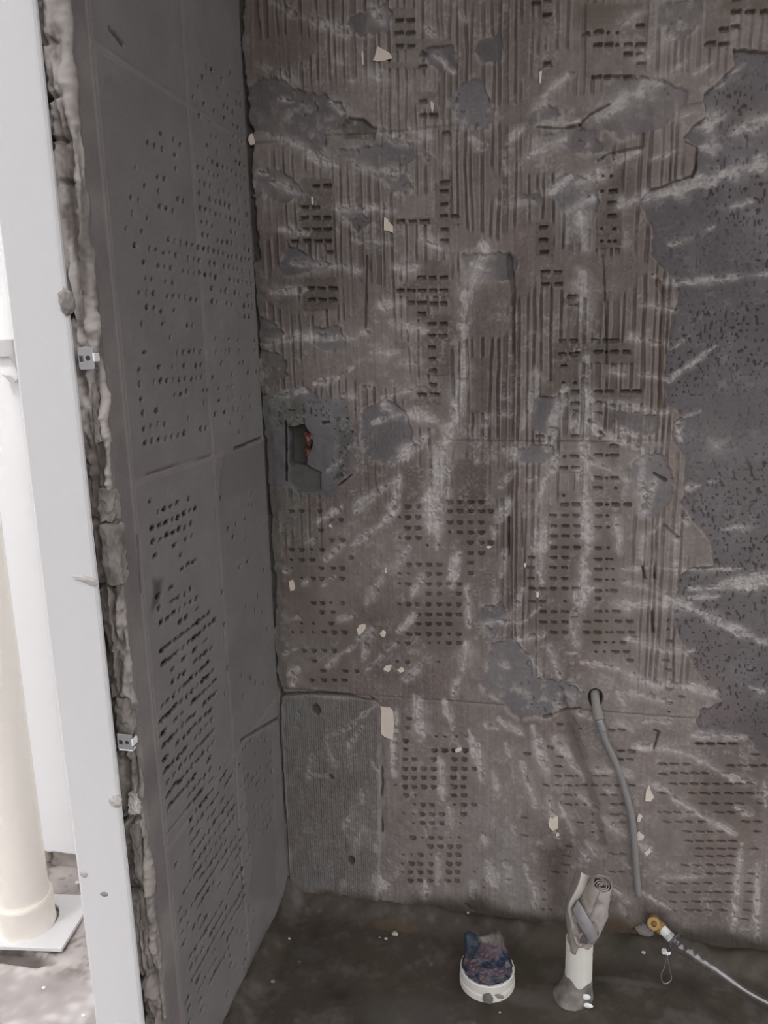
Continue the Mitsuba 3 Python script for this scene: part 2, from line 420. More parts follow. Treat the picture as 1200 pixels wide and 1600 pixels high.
# the bare render on the right, its ragged edge and its pits
MAIN = [(1200, 84), (1175, 80), (1140, 77), (1147, 105), (1116, 133), (1095, 147), (1098, 182), (1084, 196), (1067, 217), (1095, 231), (1088, 259), (1081, 276), (1018, 297), (997, 318), (1011, 343),
        (1021, 364), (1018, 400), (1046, 428), (1060, 445), (1057, 470), (1049, 491), (1046, 529), (1039, 589), (1042, 631), (1067, 650), (1053, 661), (1049, 690), (1072, 715), (1070, 760), (1064, 787),
        (1084, 818), (1109, 846), (1111, 881), (1077, 887), (1060, 900), (1056, 930), (1049, 951), (1060, 986), (1067, 1004), (1080, 1032), (1116, 1084), (1137, 1095), (1095, 1105), (1084, 1126), (1095, 1144), (1165, 1150),
        (1195, 1175), (1260, 1200), (1700, 1300), (1700, 0)]
s, d = B.poly(wall_pts(None, MAIN), 0.03)
d = d + 0.010 * (B.n3[s] - 0.5) + 0.006 * (B.n2[s] - 0.5)
k = sstep(0.0010, -0.0016, d)
big = np.zeros(U.shape); big[s] = k
B.h[s] = B.h[s] * (1 - k) + k * (-0.0015 + 0.0022 * (B.n3[s] - 0.5) + 0.0007 * (B.n2[s] - .5))
B.tint(s, GREY * .98, 0.97 * k); B.c[s] *= (1 + k * .14 * (B.n1[s] - .5) + k * .12 * (B.n0[s] - .5))[..., None]
B.tint(s, (0.155, 0.130, 0.128), k * 0.7 * sstep(0.5, 0.68, B.n4[s]))
B.tint(s, (0.16, 0.155, 0.16), k * 0.6 * sstep(0.55, 0.72, B.n3[s]))
pit = k * sstep(0.74, 0.86, meshkit.noise(np.stack([B.U[s] * 330, B.V[s] * 170, 0 * B.U[s] + 7], -1), 53)) * (0.45 + 0.55 * sstep(.40, .56, meshkit.fbm(np.stack([B.U[s] * 8, B.V[s] * 8, 0 * B.U[s] + 2], -1), 2, 55)))
B.h[s] -= 0.0026 * pit; B.tint(s, DARK * .8, 0.65 * pit)
e = sstep(0.010, 0.001, d) * (d > 0) * sstep(.40, .6, B.n2[s] * .5 + B.n3[s] * .5)
B.tint(s, (0.29, 0.235, 0.20), 0.6 * e); B.h[s] += 0.0018 * e
B.id[s] = np.where(d < 0, 1, B.id[s])

# mortar around the box cut for wires, the cut itself and a deep chip above it
s, d = B.poly(wall_pts('C', [(115, 615), (340, 585), (375, 630), (530, 635), (545, 720), (590, 790), (555, 880), (548, 975), (480, 1022), (420, 1052), (300, 1058), (255, 1035), (160, 1000), (140, 800)]), 0.02)
d = d + 0.030 * (B.n3[s] - 0.5) + 0.010 * (B.n2[s] - 0.5)
k = sstep(0.003, -0.003, d)
B.h[s] = B.h[s] * (1 - k) + k * (0.0050 + 0.0045 * (B.n3[s] - 0.5) + 0.003 * (B.n2[s] - .5))
B.tint(s, np.array([.165, .163, .170]), 0.9 * k); B.c[s] *= (1 + k * .5 * (B.n3[s] - .5) + k * .25 * (B.n2[s] - .5))[..., None]
B.tint(s, (0.10, 0.098, 0.088), k * 0.7 * sstep(0.55, 0.66, B.n3[s]))
pit = k * sstep(0.80, 0.88, meshkit.noise(np.stack([B.U[s] * 190, B.V[s] * 190, 0 * B.U[s] + 71], -1), 57)) * sstep(.45, .55, B.n3[s])
B.h[s] -= 0.003 * pit; B.tint(s, DARK, 0.6 * pit)
B.id[s] = np.where(d < 0, 99, B.id[s]); names[99] = 'mortar_surround'
for poly, dep, col, al in [([(262, 765), (335, 750), (345, 780), (365, 800), (372, 830), (350, 880), (338, 930), (265, 925)], 0.030, (0.105, 0.098, 0.086), .9),
                           ([(270, 930), (345, 930), (410, 965), (405, 1045), (300, 1052), (262, 1010)], 0.006, (0.12, 0.118, 0.105), .8)]:
    s, d = B.poly(wall_pts('C', poly), 0.01)
    k = sstep(0.0008, -0.0025, d + 0.004 * (B.n2[s] - 0.5))
    B.h[s] -= dep * k; B.tint(s, col, al * k)
for a, b, w, dep in [((250, 735), (252, 1000), 6, .012), ((545, 975), (485, 1022), 4, .006), ((415, 745), (440, 740), 8, .006)]:
    a, b = wall_pts('C', [a, b])
    s, d, t = B.seg(a, b, 0.01)
    k = sstep(w * RM, w * RM * .3, d + 0.0025 * (B.n2[s] - 0.5))
    B.h[s] -= dep * k; B.tint(s, DARK * .8, 0.7 * k)
s, d = B.poly(wall_pts('A', [(490, 560), (530, 525), (600, 530), (660, 580), (650, 640), (590, 635), (500, 630)]), 0.02)
k = sstep(0.001, -0.004, d + 0.01 * (B.n3[s] - .5))
B.h[s] -= 0.009 * k; B.tint(s, (0.085, 0.078, 0.066), 0.85 * k); B.h[s] += 0.002 * (st[s] - .5) * k

# the pockets between crossed ridges
DIM = {
 'A': ('r', 1, [(100, [755, 805]), (155, [755, 805]), (250, [860]), (305, [860]), (213, [757, 808]), (460, [860]), (520, [860, 910]), (600, [960]),
       (835, [385, 435]), (930, [335, 385]), (978, [335, 387, 435]), (1028, [340, 390, 437]), (1080, [290, 345, 395, 440]), (1130, [445]),
       (820, [957]), (860, [955]), (918, [955]), (968, [955, 1003]), (1030, [955]), (1080, [955]), (993, [760, 815, 870])]),
 'B': ('r', 1, [(75, [215]), (295, [215]), (10, [215]), (20, [165]), (152, [440, -485, -525]), (208, [440, 485, -525, 572, 630]), (160, [385]), (125, [628]), (250, [573, 630]), (295, [630]), (352, [435, 480, 520, 572]),
       (5, [1055]), (62, [1055, 1115, 1180]), (140, [1000]), (205, [998, 938]), (128, [1050]),
       (790, [-460, -497]), (858, [-458, 505]), (912, [505]), (968, [503]), (1025, [-457, -513]), (1080, [-457, -490, -515]), (1020, [197]), (1075, [197]), (1130, [200]), (880, [-400])]),
 'C': ('r', 1, [(148, [362, 412, 458]), (198, [365, 414, 460]), (100, [855, 903, 953]), (157, [760, 807, 857, 905, 955]), (212, [807, 857]), (260, [855]), (305, [903, 953]), (358, [900, 950]), (410, [900]), (462, [902]), (513, [904]), (575, [908]), (620, [860, 912]),
       (215, [905, 953])]),
 'D': ('r', 1, [(440, [280, 335]), (430, [440, -478, 512, 565]), (490, [-280, -295]), (567, [-285, -338]), (608, [338]), (660, [338]), (605, [440, 490, 560, 610]), (657, [442]), (703, [440]), (805, [340, 180]), (895, [-290, 338]), (848, [512]), (890, [440, -480, 512]), (945, [285, 340]),
       (990, [440, -478, 512]), (1035, [440, -518]), (1068, [-287]), (1108, [292, 342, 442, -480, 520, 572]), (380, [280, 332, 430, 480, 515]), (75, [205, 260]), (185, [320]), (130, [205, 262])]),
 'E': ('u', 1, [(10, [980, 1025, 1075, 1120]), (50, [980, 1025, 1075, 1122, 1162]), (100, [980, 1025, 1075, 1120]), (145, [-980, 1025, 1075, 1122]), (190, [1072, 1122, 1162]), (237, [1072, 1120]), (280, [1072]), (326, [1072]),
       (30, [793, 838]), (78, [793, -755, 838]), (125, [793, 838]), (170, [793, -757, 840]), (205, [-880, -930]),
       (288, [797, 842, 887, 932]), (330, [885, 933, -795, -755]), (375, [885, 932, 975, 1020, 795, -755]), (417, [885, 932, 1020]), (465, [795, 838, 885, 932, 975, 1020, -755]), (510, [838, 885, 932, 975, 1020]), (552, [838, 885, 930, 975]), (598, [797, 838, 885, 930, -975, 1020]), (638, [-750, 793, -888, -930, 975, 1022]), (722, [-745, 792, -930]),
       (50, [275, 320, 400]), (90, [450, 495]), (135, [405]), (180, [455, 500]), (222, [275, 320, -365, 410]), (268, [-275, 320, 367]), (305, [-275, 408, 460, 500]), (350, [-320, 370, 408, 500]), (257, [540]), (460, [372, 412, -450, 500]), (500, [410, 458]), (550, [-320, -372, 450]), (590, [-280, -320, -370, 420, 465, 510]),
       (672, [330, 375, 420, 465]), (718, [375]), (763, [415, 515, 565]), (803, [365, 418, 465, 510]),
       (975, [798]), (1015, [792]), (1075, [785]), (1110, [783]), (1115, [912, 955, 1000, 1050]), (1055, [-920, -960, -1010, -1050])]),
 'F': ('f', 1, [(22, [290, 343]), (70, [240, 293, 343]), (117, [243, 295, 345]), (162, [243, 295, 347]), (212, [243, 295, 345]), (257, [145, 243, 293]), (302, [140, 240, 292]), (350, [140, 240, 292]), (395, [145, 192, 240, 293, 342]), (453, [145, 192, -293, -345]), (498, [195, 243, 293, -342]), (545, [195, 243, 293, 390]), (590, [243, 293, 390, 438]),
       (22, [443, -480, 520, 572]), (72, [443, -480]), (123, [440, -485]), (215, [440, -485]), (265, [440, -480, -500]), (310, [440, -478, -505]), (357, [440, -478, -507]), (405, [440, -478, 510]), (440, [440]), (497, [440, -478, 520]), (541, [440, -478, 530, 580]), (590, [-478, -500, 540, 588]), (635, [433, -473, -508, 552]), (677, [-430, -467, 517, 566]), (715, [583]),
       (580, [-750]), (540, [-752]), (630, [760]), (715, [740]), (757, [755]), (877, [812]), (905, [755]), (842, [755]), (1025, [500, 545]), (1118, [540]), (1123, [590]), (1085, [890, 940, 990, 1040]), (1045, [905]), (1105, [228]), (1130, [125]), (945, [-755]), (1000, [270]), (1020, [-360])]),
 'G': ('U', 1, [(15, [782]), (58, [-780, 910, 958, 1002, 1048]), (98, [780, 822, 908, 1000, 1045]), (140, [780, 820, 865, 908, 998, 1045, 1090]), (180, [778, 820, 863, 908, 997, 1043]), (220, [780, 820, 865, 908, 998, 1040]), (258, [783, -825, 998, 1043]), (300, [-823, 860, 900, -1000, 1043, 1088]), (342, [-775, -817, 858, 900, 945, 1040]), (382, [-817, 858, 900, 945, -1025]),
       (447, [815, -855, 895, 938, -980, -1022]), (486, [893, 938, 980, 1020]), (523, [-772, -810, 850, -895, 977, 1018]), (563, [-768, 810, 848, 895, 977, 1018]), (600, [-770, 805, 848, 893, 975, 1015, -1090]), (638, [805, 848, 893, 970, 1012, -1130]), (670, [-1130]), (215, [-738])]),
 'H': ('l', 1, [(45, [225]), (75, [125]), (88, [270]), (130, [265]), (173, [262, 312, -345, 430, 472]), (215, [210, 262, 312, -345, 375, 425, 480, 530, 590]), (258, [305, -340, 465, 515]), (300, [305, -345, -380, 510, 550]), (345, [-415, 510, 545]), (380, [360, -415, 548]), (422, [-415, -455]), (487, [310]), (530, [300]), (567, [295]), (602, [250, -295]), (640, [-200]), (678, [-200]), (722, [-198]), (765, [-195, -230]),
       (520, [505, 550]), (600, [500, 545]), (62, [540, 588]), (100, [535, 582]), (135, [-435]), (30, [890, 940, 990, 1040]), (78, [1140]),
       (120, [728, 778, 835]), (128, [1030, 1080, 1130, 1180]), (160, [775, 825, 870, 915, 1010]), (165, [728]), (208, [775, 820, 868, 915, 965, 1020, 1070, 1115]), (250, [725, 860, 915, 965, 1020, 1070, 1115, 1165]), (296, [905, 960, 1020, 1070, 1165]), (335, [-712, 745, 790, 850, 980, 1030, 1075]), (377, [745, 800, 845, 900, 1095, 1150]), (420, [835, 895, 935, 985, 1145]), (463, [840, 890, 937, 988, 1038]), (497, [890, 937, 985, 1035, 1135]), (530, [885, 935, 985, 1030]),
       (570, [825, 880, 937, 985, 1030]), (608, [880, 935, 985, 1022, 1120]), (650, [-700, 760, 820, 875, 930, 1020, 1110]), (690, [770, -820, 880, 930, 970, 1020, 1115]), (732, [770, 820, 875, 930, 970, 1020, 1110]), (770, [-780, 840, 880, 930, 990, 1100]), (810, [1090]), (360, [110]), (440, [112])]),
}
for t, (kind, _, rows) in DIM.items():
    for y, xs in rows:
        for x in xs:
            small = x < 0
            (uc, vc), = wall_pts(t, [(abs(x), y)])
            a = {'r': 16, 'u': 13, 'f': 15, 'U': 13.5, 'l': 18}[kind] * rng.uniform(.85, 1.12) * RM
            b = {'r': 6.5, 'u': 7.5, 'f': 6.5, 'U': 9.5, 'l': 5.5}[kind] * rng.uniform(.85, 1.2) * RM
            if small:
                a, b = 6.5 * RM, 5 * RM
            D = {'r': .0085, 'u': .0085, 'f': .0085, 'U': .010, 'l': .008}[kind] * (0.7 if small else rng.uniform(.8, 1.1))
            s = B.box(uc - a * 1.6, uc + a * 1.6, vc - b * 2.2, vc + b * 2.2)
            du, dv = (B.U[s] - uc) / a, (B.V[s] - vc) / b
            wob = (B.n1[s] - 0.5) * 0.35
            if kind == 'r' and not small:
                k = sstep(1.15, .85, np.abs(du) + wob) * sstep(1.2, .75, np.abs(dv) + wob)
                g = k * (0.75 + 0.25 * np.clip(dv, -1, 1))
            elif kind in 'uUf' and not small:
                low = -np.sqrt(np.clip(1 - du ** 2, 0, 1)) if kind != 'f' else -np.sqrt(np.clip(1 - np.abs(du) ** 3, 0, 1)) * .9
                k = sstep(1.08, .9, np.abs(du)) * sstep(low - .25, low + .1, dv + wob * .5) * sstep(1.15, .6, dv)
                g = k * (0.55 - 0.45 * np.clip(dv, -1, 1))
                B.sv[s] -= .0050 * sstep(.35, 1.0, g) * (1.0 if kind != 'f' else .5)
            else:
                g = k = sstep(1.15, .55, du ** 2 + dv ** 2 + wob)
            B.h[s] = B.h[s] * (1 - .6 * k) + .6 * k * 0.0062 - D * g
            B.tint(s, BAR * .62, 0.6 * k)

# dusty scrapes where the chisel dragged
STR = {
 'A': [(200, 10, 330, 90, 12), (370, 100, 430, 125, 16), (460, 125, 520, 160, 16), (120, 290, 190, 310, 12), (230, 325, 300, 370, 16), (320, 295, 345, 305, 12), (470, 270, 510, 290, 12), (600, 320, 720, 365, 18), (640, 40, 690, 110, 14), (460, 450, 550, 515, 16), (650, 575, 790, 645, 14), (800, 570, 890, 620, 18), (680, 760, 760, 775, 14),
       (220, 610, 330, 660, 14), (340, 690, 480, 745, 20), (190, 810, 330, 870, 14), (230, 1025, 350, 1040, 14), (470, 930, 640, 935, 16), (560, 1075, 720, 1085, 18), (640, 930, 730, 945, 12), (860, 1060, 940, 1105, 18), (1130, 1070, 1150, 1143, 18), (790, 770, 820, 830, 10), (1020, 60, 1060, 100, 12), (130, 770, 170, 775, 10), (220, 445, 280, 455, 8), (870, 120, 940, 170, 12), (920, 250, 1000, 330, 10), (1070, 620, 1130, 660, 12), (540, 365, 575, 362, 10), (560, 740, 650, 765, 14)],
 'B': [(870, 335, 950, 285, 9), (960, 385, 1090, 290, 12), (160, 490, 220, 450, 14), (40, 640, 110, 570, 10), (560, 120, 620, 70, 12), (640, 260, 740, 180, 22), (760, 330, 830, 280, 10), (440, 520, 740, 340, 20), (880, 570, 980, 520, 18), (900, 660, 990, 655, 16), (1020, 610, 1200, 530, 16), (130, 700, 290, 620, 20), (220, 860, 330, 790, 18), (350, 820, 490, 765, 14), (440, 720, 490, 690, 10), (510, 720, 630, 680, 14), (540, 920, 760, 845, 18), (760, 850, 1000, 785, 20), (1000, 780, 1200, 720, 22), (300, 950, 420, 880, 14), (0, 910, 120, 915, 16), (680, 715, 780, 680, 12), (20, 720, 50, 780, 16), (1040, 920, 1130, 900, 12), (760, 1090, 860, 1060, 16), (920, 1030, 960, 1010, 12), (360, 930, 385, 1100, 18), (170, 560, 360, 545, 12), (200, 430, 320, 330, 12), (780, 540, 880, 500, 12)],
 'C': [(280, 30, 470, 45, 12), (470, 45, 580, 65, 16), (190, 160, 330, 150, 14), (660, 225, 760, 210, 18), (1130, 0, 1080, 110, 22), (1060, 160, 1040, 300, 22), (1045, 300, 1040, 560, 20), (1040, 560, 1020, 680, 24), (1020, 680, 970, 830, 24), (970, 830, 930, 950, 26), (940, 950, 900, 1143, 34), (720, 300, 870, 330, 20), (170, 390, 360, 350, 16), (360, 360, 560, 370, 14), (580, 350, 620, 340, 14), (630, 430, 740, 430, 22), (770, 480, 860, 475, 16), (490, 540, 560, 485, 10), (380, 570, 490, 545, 10), (590, 590, 630, 580, 14), (690, 630, 830, 590, 16), (510, 625, 570, 625, 14), (210, 625, 340, 600, 12), (640, 745, 760, 705, 12), (800, 705, 900, 725, 20), (780, 870, 870, 810, 18), (720, 920, 800, 890, 14), (1130, 760, 1160, 710, 14), (1100, 860, 1140, 800, 10), (1100, 920, 1110, 900, 10), (730, 1143, 760, 980, 14), (560, 1110, 640, 1060, 14), (640, 1060, 760, 990, 10), (440, 960, 500, 910, 8), (740, 50, 830, 60, 18), (680, 665, 710, 680, 16), (800, 880, 900, 780, 10)],
 'D': [(370, 80, 380, 320, 20), (385, 450, 385, 620, 14), (385, 620, 380, 760, 22), (400, 740, 450, 790, 12), (450, 790, 640, 860, 12), (380, 830, 395, 900, 16), (400, 900, 570, 1000, 14), (385, 900, 390, 1143, 20), (740, 115, 920, 110, 14), (920, 105, 1200, 80, 14), (640, 215, 790, 240, 10), (590, 360, 700, 385, 12), (700, 385, 780, 405, 12), (790, 405, 830, 370, 8), (760, 550, 970, 400, 9), (500, 515, 560, 525, 12), (630, 530, 760, 550, 10), (470, 655, 640, 680, 16), (640, 680, 750, 700, 12), (520, 760, 660, 830, 9), (170, 500, 150, 620, 14), (150, 620, 105, 770, 10), (290, 600, 250, 730, 18), (250, 730, 215, 860, 14), (340, 700, 320, 760, 10), (260, 890, 200, 1020, 16), (200, 1020, 160, 1143, 12), (0, 1030, 70, 960, 12), (70, 830, 60, 910, 14), (20, 850, 30, 880, 10), (0, 1130, 60, 1080, 12), (0, 710, 60, 700, 10), (10, 630, 70, 625, 10), (130, 1000, 160, 985, 10), (640, 880, 640, 1143, 16), (690, 1000, 650, 1143, 14), (840, 1040, 900, 1020, 10), (800, 740, 810, 820, 12), (960, 830, 980, 860, 22), (820, 720, 900, 690, 8), (940, 1010, 980, 1005, 8), (680, 85, 690, 90, 10)],
 'E': [(390, 105, 500, 30, 14), (560, 60, 640, 0, 12), (550, 200, 720, 80, 12), (700, 80, 745, 40, 14), (730, 0, 725, 60, 14), (340, 190, 375, 170, 14), (430, 270, 500, 200, 12), (720, 330, 800, 210, 14), (610, 460, 680, 350, 14), (690, 320, 700, 300, 12), (415, 385, 470, 340, 8), (330, 380, 350, 360, 10), (810, 440, 865, 335, 16), (760, 590, 820, 505, 18), (890, 0, 900, 120, 28), (930, 90, 925, 220, 14), (1010, 240, 990, 370, 18), (1060, 390, 1065, 560, 13), (1060, 640, 1040, 760, 18), (1020, 790, 995, 880, 12), (790, 800, 845, 735, 14), (600, 700, 650, 560, 16), (570, 620, 640, 570, 12), (650, 720, 740, 640, 14), (610, 755, 650, 720, 8), (490, 690, 560, 650, 10), (440, 740, 490, 690, 12), (500, 530, 570, 515, 12), (240, 690, 300, 660, 10), (260, 540, 320, 520, 10), (245, 320, 270, 310, 10), (260, 780, 310, 750, 12), (270, 830, 300, 800, 10), (300, 1020, 330, 870, 10), (440, 1050, 540, 1010, 12), (540, 1000, 650, 910, 14), (520, 1110, 600, 1000, 12), (730, 1100, 745, 930, 12), (840, 890, 850, 1060, 22), (960, 900, 995, 1010, 16), (1070, 1030, 1090, 1143, 14), (1020, 1090, 1030, 1120, 12), (1180, 160, 1200, 60, 14), (1140, 1000, 1200, 1020, 12), (1170, 470, 1190, 400, 14), (1140, 550, 1190, 545, 10), (735, 1143, 730, 1100, 10), (370, 1120, 375, 1143, 8)],
 'F': [(0, 90, 50, 20, 14), (170, 30, 190, 0, 12), (190, 100, 185, 370, 24), (390, 0, 395, 200, 18), (380, 240, 370, 480, 26), (330, 510, 340, 650, 16), (50, 530, 110, 390, 14), (0, 545, 110, 545, 10), (110, 540, 190, 470, 10), (80, 620, 190, 600, 14), (30, 230, 10, 340, 10), (520, 80, 540, 230, 14), (650, 0, 645, 40, 16), (640, 160, 640, 270, 16), (680, 150, 720, 90, 12), (780, 140, 790, 330, 14), (820, 80, 835, 100, 14), (560, 310, 680, 300, 10), (680, 300, 870, 315, 8), (870, 315, 1080, 310, 10), (560, 365, 640, 385, 12), (640, 390, 760, 430, 10), (520, 465, 760, 455, 20), (760, 460, 900, 500, 18), (900, 500, 1000, 560, 16), (1000, 560, 1200, 640, 14), (850, 440, 980, 430, 10), (980, 390, 1200, 355, 18), (850, 400, 980, 395, 10), (580, 620, 720, 660, 14), (720, 665, 860, 680, 12), (370, 720, 540, 750, 16), (540, 760, 700, 830, 14), (590, 800, 840, 830, 16), (840, 830, 960, 870, 14), (560, 850, 760, 900, 16), (140, 700, 190, 780, 10), (220, 650, 270, 790, 14), (300, 680, 350, 680, 10), (530, 850, 560, 910, 12), (0, 980, 100, 1040, 12), (150, 1010, 180, 1143, 12), (250, 1060, 310, 1143, 14), (360, 950, 440, 990, 16), (640, 985, 760, 985, 12), (530, 990, 600, 1020, 14), (600, 1100, 760, 1110, 10), (870, 1050, 1100, 1060, 14), (0, 730, 40, 745, 10), (1000, 130, 1140, 120, 14), (1130, 840, 1180, 860, 20)],
 'G': [(375, 60, 350, 190, 12), (350, 160, 480, 165, 12), (610, 200, 590, 290, 14), (550, 330, 510, 400, 12), (600, 390, 580, 440, 10), (575, 430, 560, 500, 14), (510, 640, 505, 710, 14), (390, 560, 390, 580, 10), (740, 30, 735, 170, 14), (660, 460, 655, 500, 10), (940, 100, 950, 280, 18), (970, 300, 990, 400, 22), (930, 520, 930, 650, 14), (870, 640, 875, 780, 14), (1090, 0, 1130, 190, 14), (1130, 430, 1140, 480, 12), (1080, 640, 1090, 710, 12), (1170, 150, 1190, 230, 14), (1040, 730, 1100, 780, 10), (1160, 560, 1180, 650, 20), (430, 0, 480, 130, 8), (530, 60, 550, 0, 10), (760, 800, 920, 805, 10), (650, 620, 680, 660, 22), (875, 395, 880, 440, 8), (640, 100, 660, 140, 14)],
 'H': [(250, 10, 295, 70, 12), (300, 90, 380, 175, 14), (170, 0, 215, 170, 14), (100, 110, 165, 310, 14), (30, 30, 50, 80, 10), (450, 140, 580, 160, 20), (480, 230, 520, 250, 12), (355, 250, 440, 330, 14), (460, 350, 560, 440, 14), (220, 270, 260, 440, 14), (270, 290, 330, 420, 12), (600, 40, 680, 40, 10), (700, 40, 860, 80, 12), (860, 80, 1000, 160, 14), (1000, 170, 1130, 200, 14), (660, 200, 760, 240, 12), (780, 270, 900, 350, 12), (900, 350, 1050, 430, 12), (1060, 310, 1120, 340, 12), (1080, 470, 1040, 860, 14), (390, 465, 440, 530, 12), (360, 500, 400, 540, 12), (540, 540, 600, 600, 10), (510, 670, 570, 730, 16), (540, 740, 600, 850, 14), (930, 740, 935, 770, 12), (1150, 560, 1150, 900, 12), (640, 690, 760, 760, 12), (60, 390, 75, 430, 10), (110, 540, 160, 700, 14), (165, 700, 160, 750, 12), (60, 880, 70, 780, 10), (30, 560, 50, 640, 14), (720, 620, 880, 620, 10), (640, 480, 660, 520, 20), (1180, 200, 1190, 300, 12)],
}
for t, rows in STR.items():
    for x0, y0, x1, y1, w in rows:
        a, b = wall_pts(t, [(x0, y0), (x1, y1)])
        w = w * RM * (1.30 if w >= 18 else 1.12)
        s, d, tt = B.seg(a, b, w * 2.4)
        long_ = np.linalg.norm(b - a)
        ph = meshkit.noise(np.stack([tt * long_ * 110, 0 * tt + x0, 0 * tt + y0], -1), 61)
        ee = (b - a) / max(long_, 1e-6)
        along, perp = (B.U[s] - a[0]) * ee[0] + (B.V[s] - a[1]) * ee[1], -(B.U[s] - a[0]) * ee[1] + (B.V[s] - a[1]) * ee[0]
        scr = meshkit.fbm(np.stack([along * 70, perp * 420, 0 * tt + x0], -1), 2, 63)
        wl = w * (.55 + .9 * meshkit.noise(np.stack([tt * long_ * 45, 0 * tt + y0, 0 * tt], -1), 65)) * (1 - .35 * np.abs(2 * tt - 1) ** 4)
        dd = d + w * 1.7 * (B.n2[s] - 0.5) + w * 1.2 * (B.n3[s] - .5) + w * .8 * (B.n1[s] - .5)
        core = sstep(wl * 1.0, wl * 0.25, dd) * (0.25 + 0.75 * ph)
        halo = sstep(wl * 2.3, wl * 0.3, dd)
        grit = sstep(.30, .62, .5 * scr + .3 * B.n1[s] + .2 * B.n0[s])
        B.tint(s, DUST, np.clip(0.34 * halo * (.45 + .6 * grit) + (0.95 if w > 18 * RM else .82) * core * (.48 + .55 * grit), 0, .90))
        dent = (.35 if w > 18 * RM else 1) * core * sstep(.50, .70, ph) * sstep(wl * .6, wl * .1, dd)
        B.h[s] += -0.0020 * core * (.4 + scr) - 0.0036 * dent
        B.tint(s, BROWN * .6, 0.55 * dent)
zone = meshkit.fbm(np.stack([U * 6.5, V * 5, 0 * U + 40], -1), 3, 111)
B.tint(np.s_[:, :], (.29, .262, .245), .34 * sstep(.50, .68, zone) * (.5 + .9 * (B.n2 - .2)) * (1 - .7 * big))
B.c *= (1 - .16 * sstep(.48, .32, zone))[..., None]
# loose dust everywhere on the proud spots
B.tint(np.s_[:, :], DUST * .75, 0.34 * sstep(0.54, 0.74, B.n2 * .6 + B.n1 * .4) * sstep(.42, .6, B.n3) * (1 - .6 * big))

# a slab of finely combed mortar at the foot of the corner
s, d = B.poly(wall_pts(None, [(441, 1083), (500, 1082), (575, 1087), (592, 1096), (597, 1120), (597, 1300), (592, 1415), (520, 1411), (456, 1398), (449, 1280), (441, 1150)]), 0.02)
d = d + 0.004 * (B.n2[s] - .5)
k = sstep(0.001, -0.002, d)
fine = 0.5 + 0.5 * np.cos(2 * np.pi * B.U[s] / 0.0049)
B.h[s] = B.h[s] + k * (0.0042 + 0.0013 * fine - 0.004 * sstep(.6, .8, B.n3[s]))
lum = B.c[s].mean(-1, keepdims=True)
B.c[s] = B.c[s] * (1 - .85 * k[..., None]) + .85 * k[..., None] * (np.array([0.168, 0.152, 0.146]) * (0.58 + .30 * fine[..., None] + .45 * B.n3[s][..., None] + .25 * (B.n1[s][..., None] - .5)) + 0.55 * np.clip(lum - .17, 0, 1))
B.tint(s, (0.165, 0.165, 0.168), k * .6 * sstep(.5, .62, B.n4[s] * .5 + B.n3[s] * .5))
edge = k * sstep(0.009, 0.002, np.abs(d + .003)) * sstep(.3, .5, B.n3[s])
B.tint(s, (0.30, 0.29, 0.29), .7 * edge)
B.id[s] = np.where(d < 0, 98, B.id[s]); names[98] = 'combed_slab'
crack = sstep(0.003, 0.0008, np.abs(d - .0015)) * (B.V[s] > 0.2) * sstep(.35, .5, B.n3[s])
B.h[s] -= 0.006 * crack; B.tint(s, DARK, .6 * crack)
for x, y, r in [(497, 1107, 9), (550, 1340, 7), (520, 1210, 5)]:
    (uc, vc), = wall_pts(None, [(x, y)])
    s = B.box(uc - .03, uc + .03, vc - .03, vc + .03)
    q = np.hypot((B.U[s] - uc), (B.V[s] - vc) * .8) / (r * .00137) + .8 * (B.n2[s] - .5)
    B.h[s] -= .006 * sstep(1, .5, q); B.tint(s, DARK, .8 * sstep(1, .6, q)); B.tint(s, (.2, .165, .15), .5 * sstep(2.4, 1.1, q) * (1 - sstep(1, .6, q)))

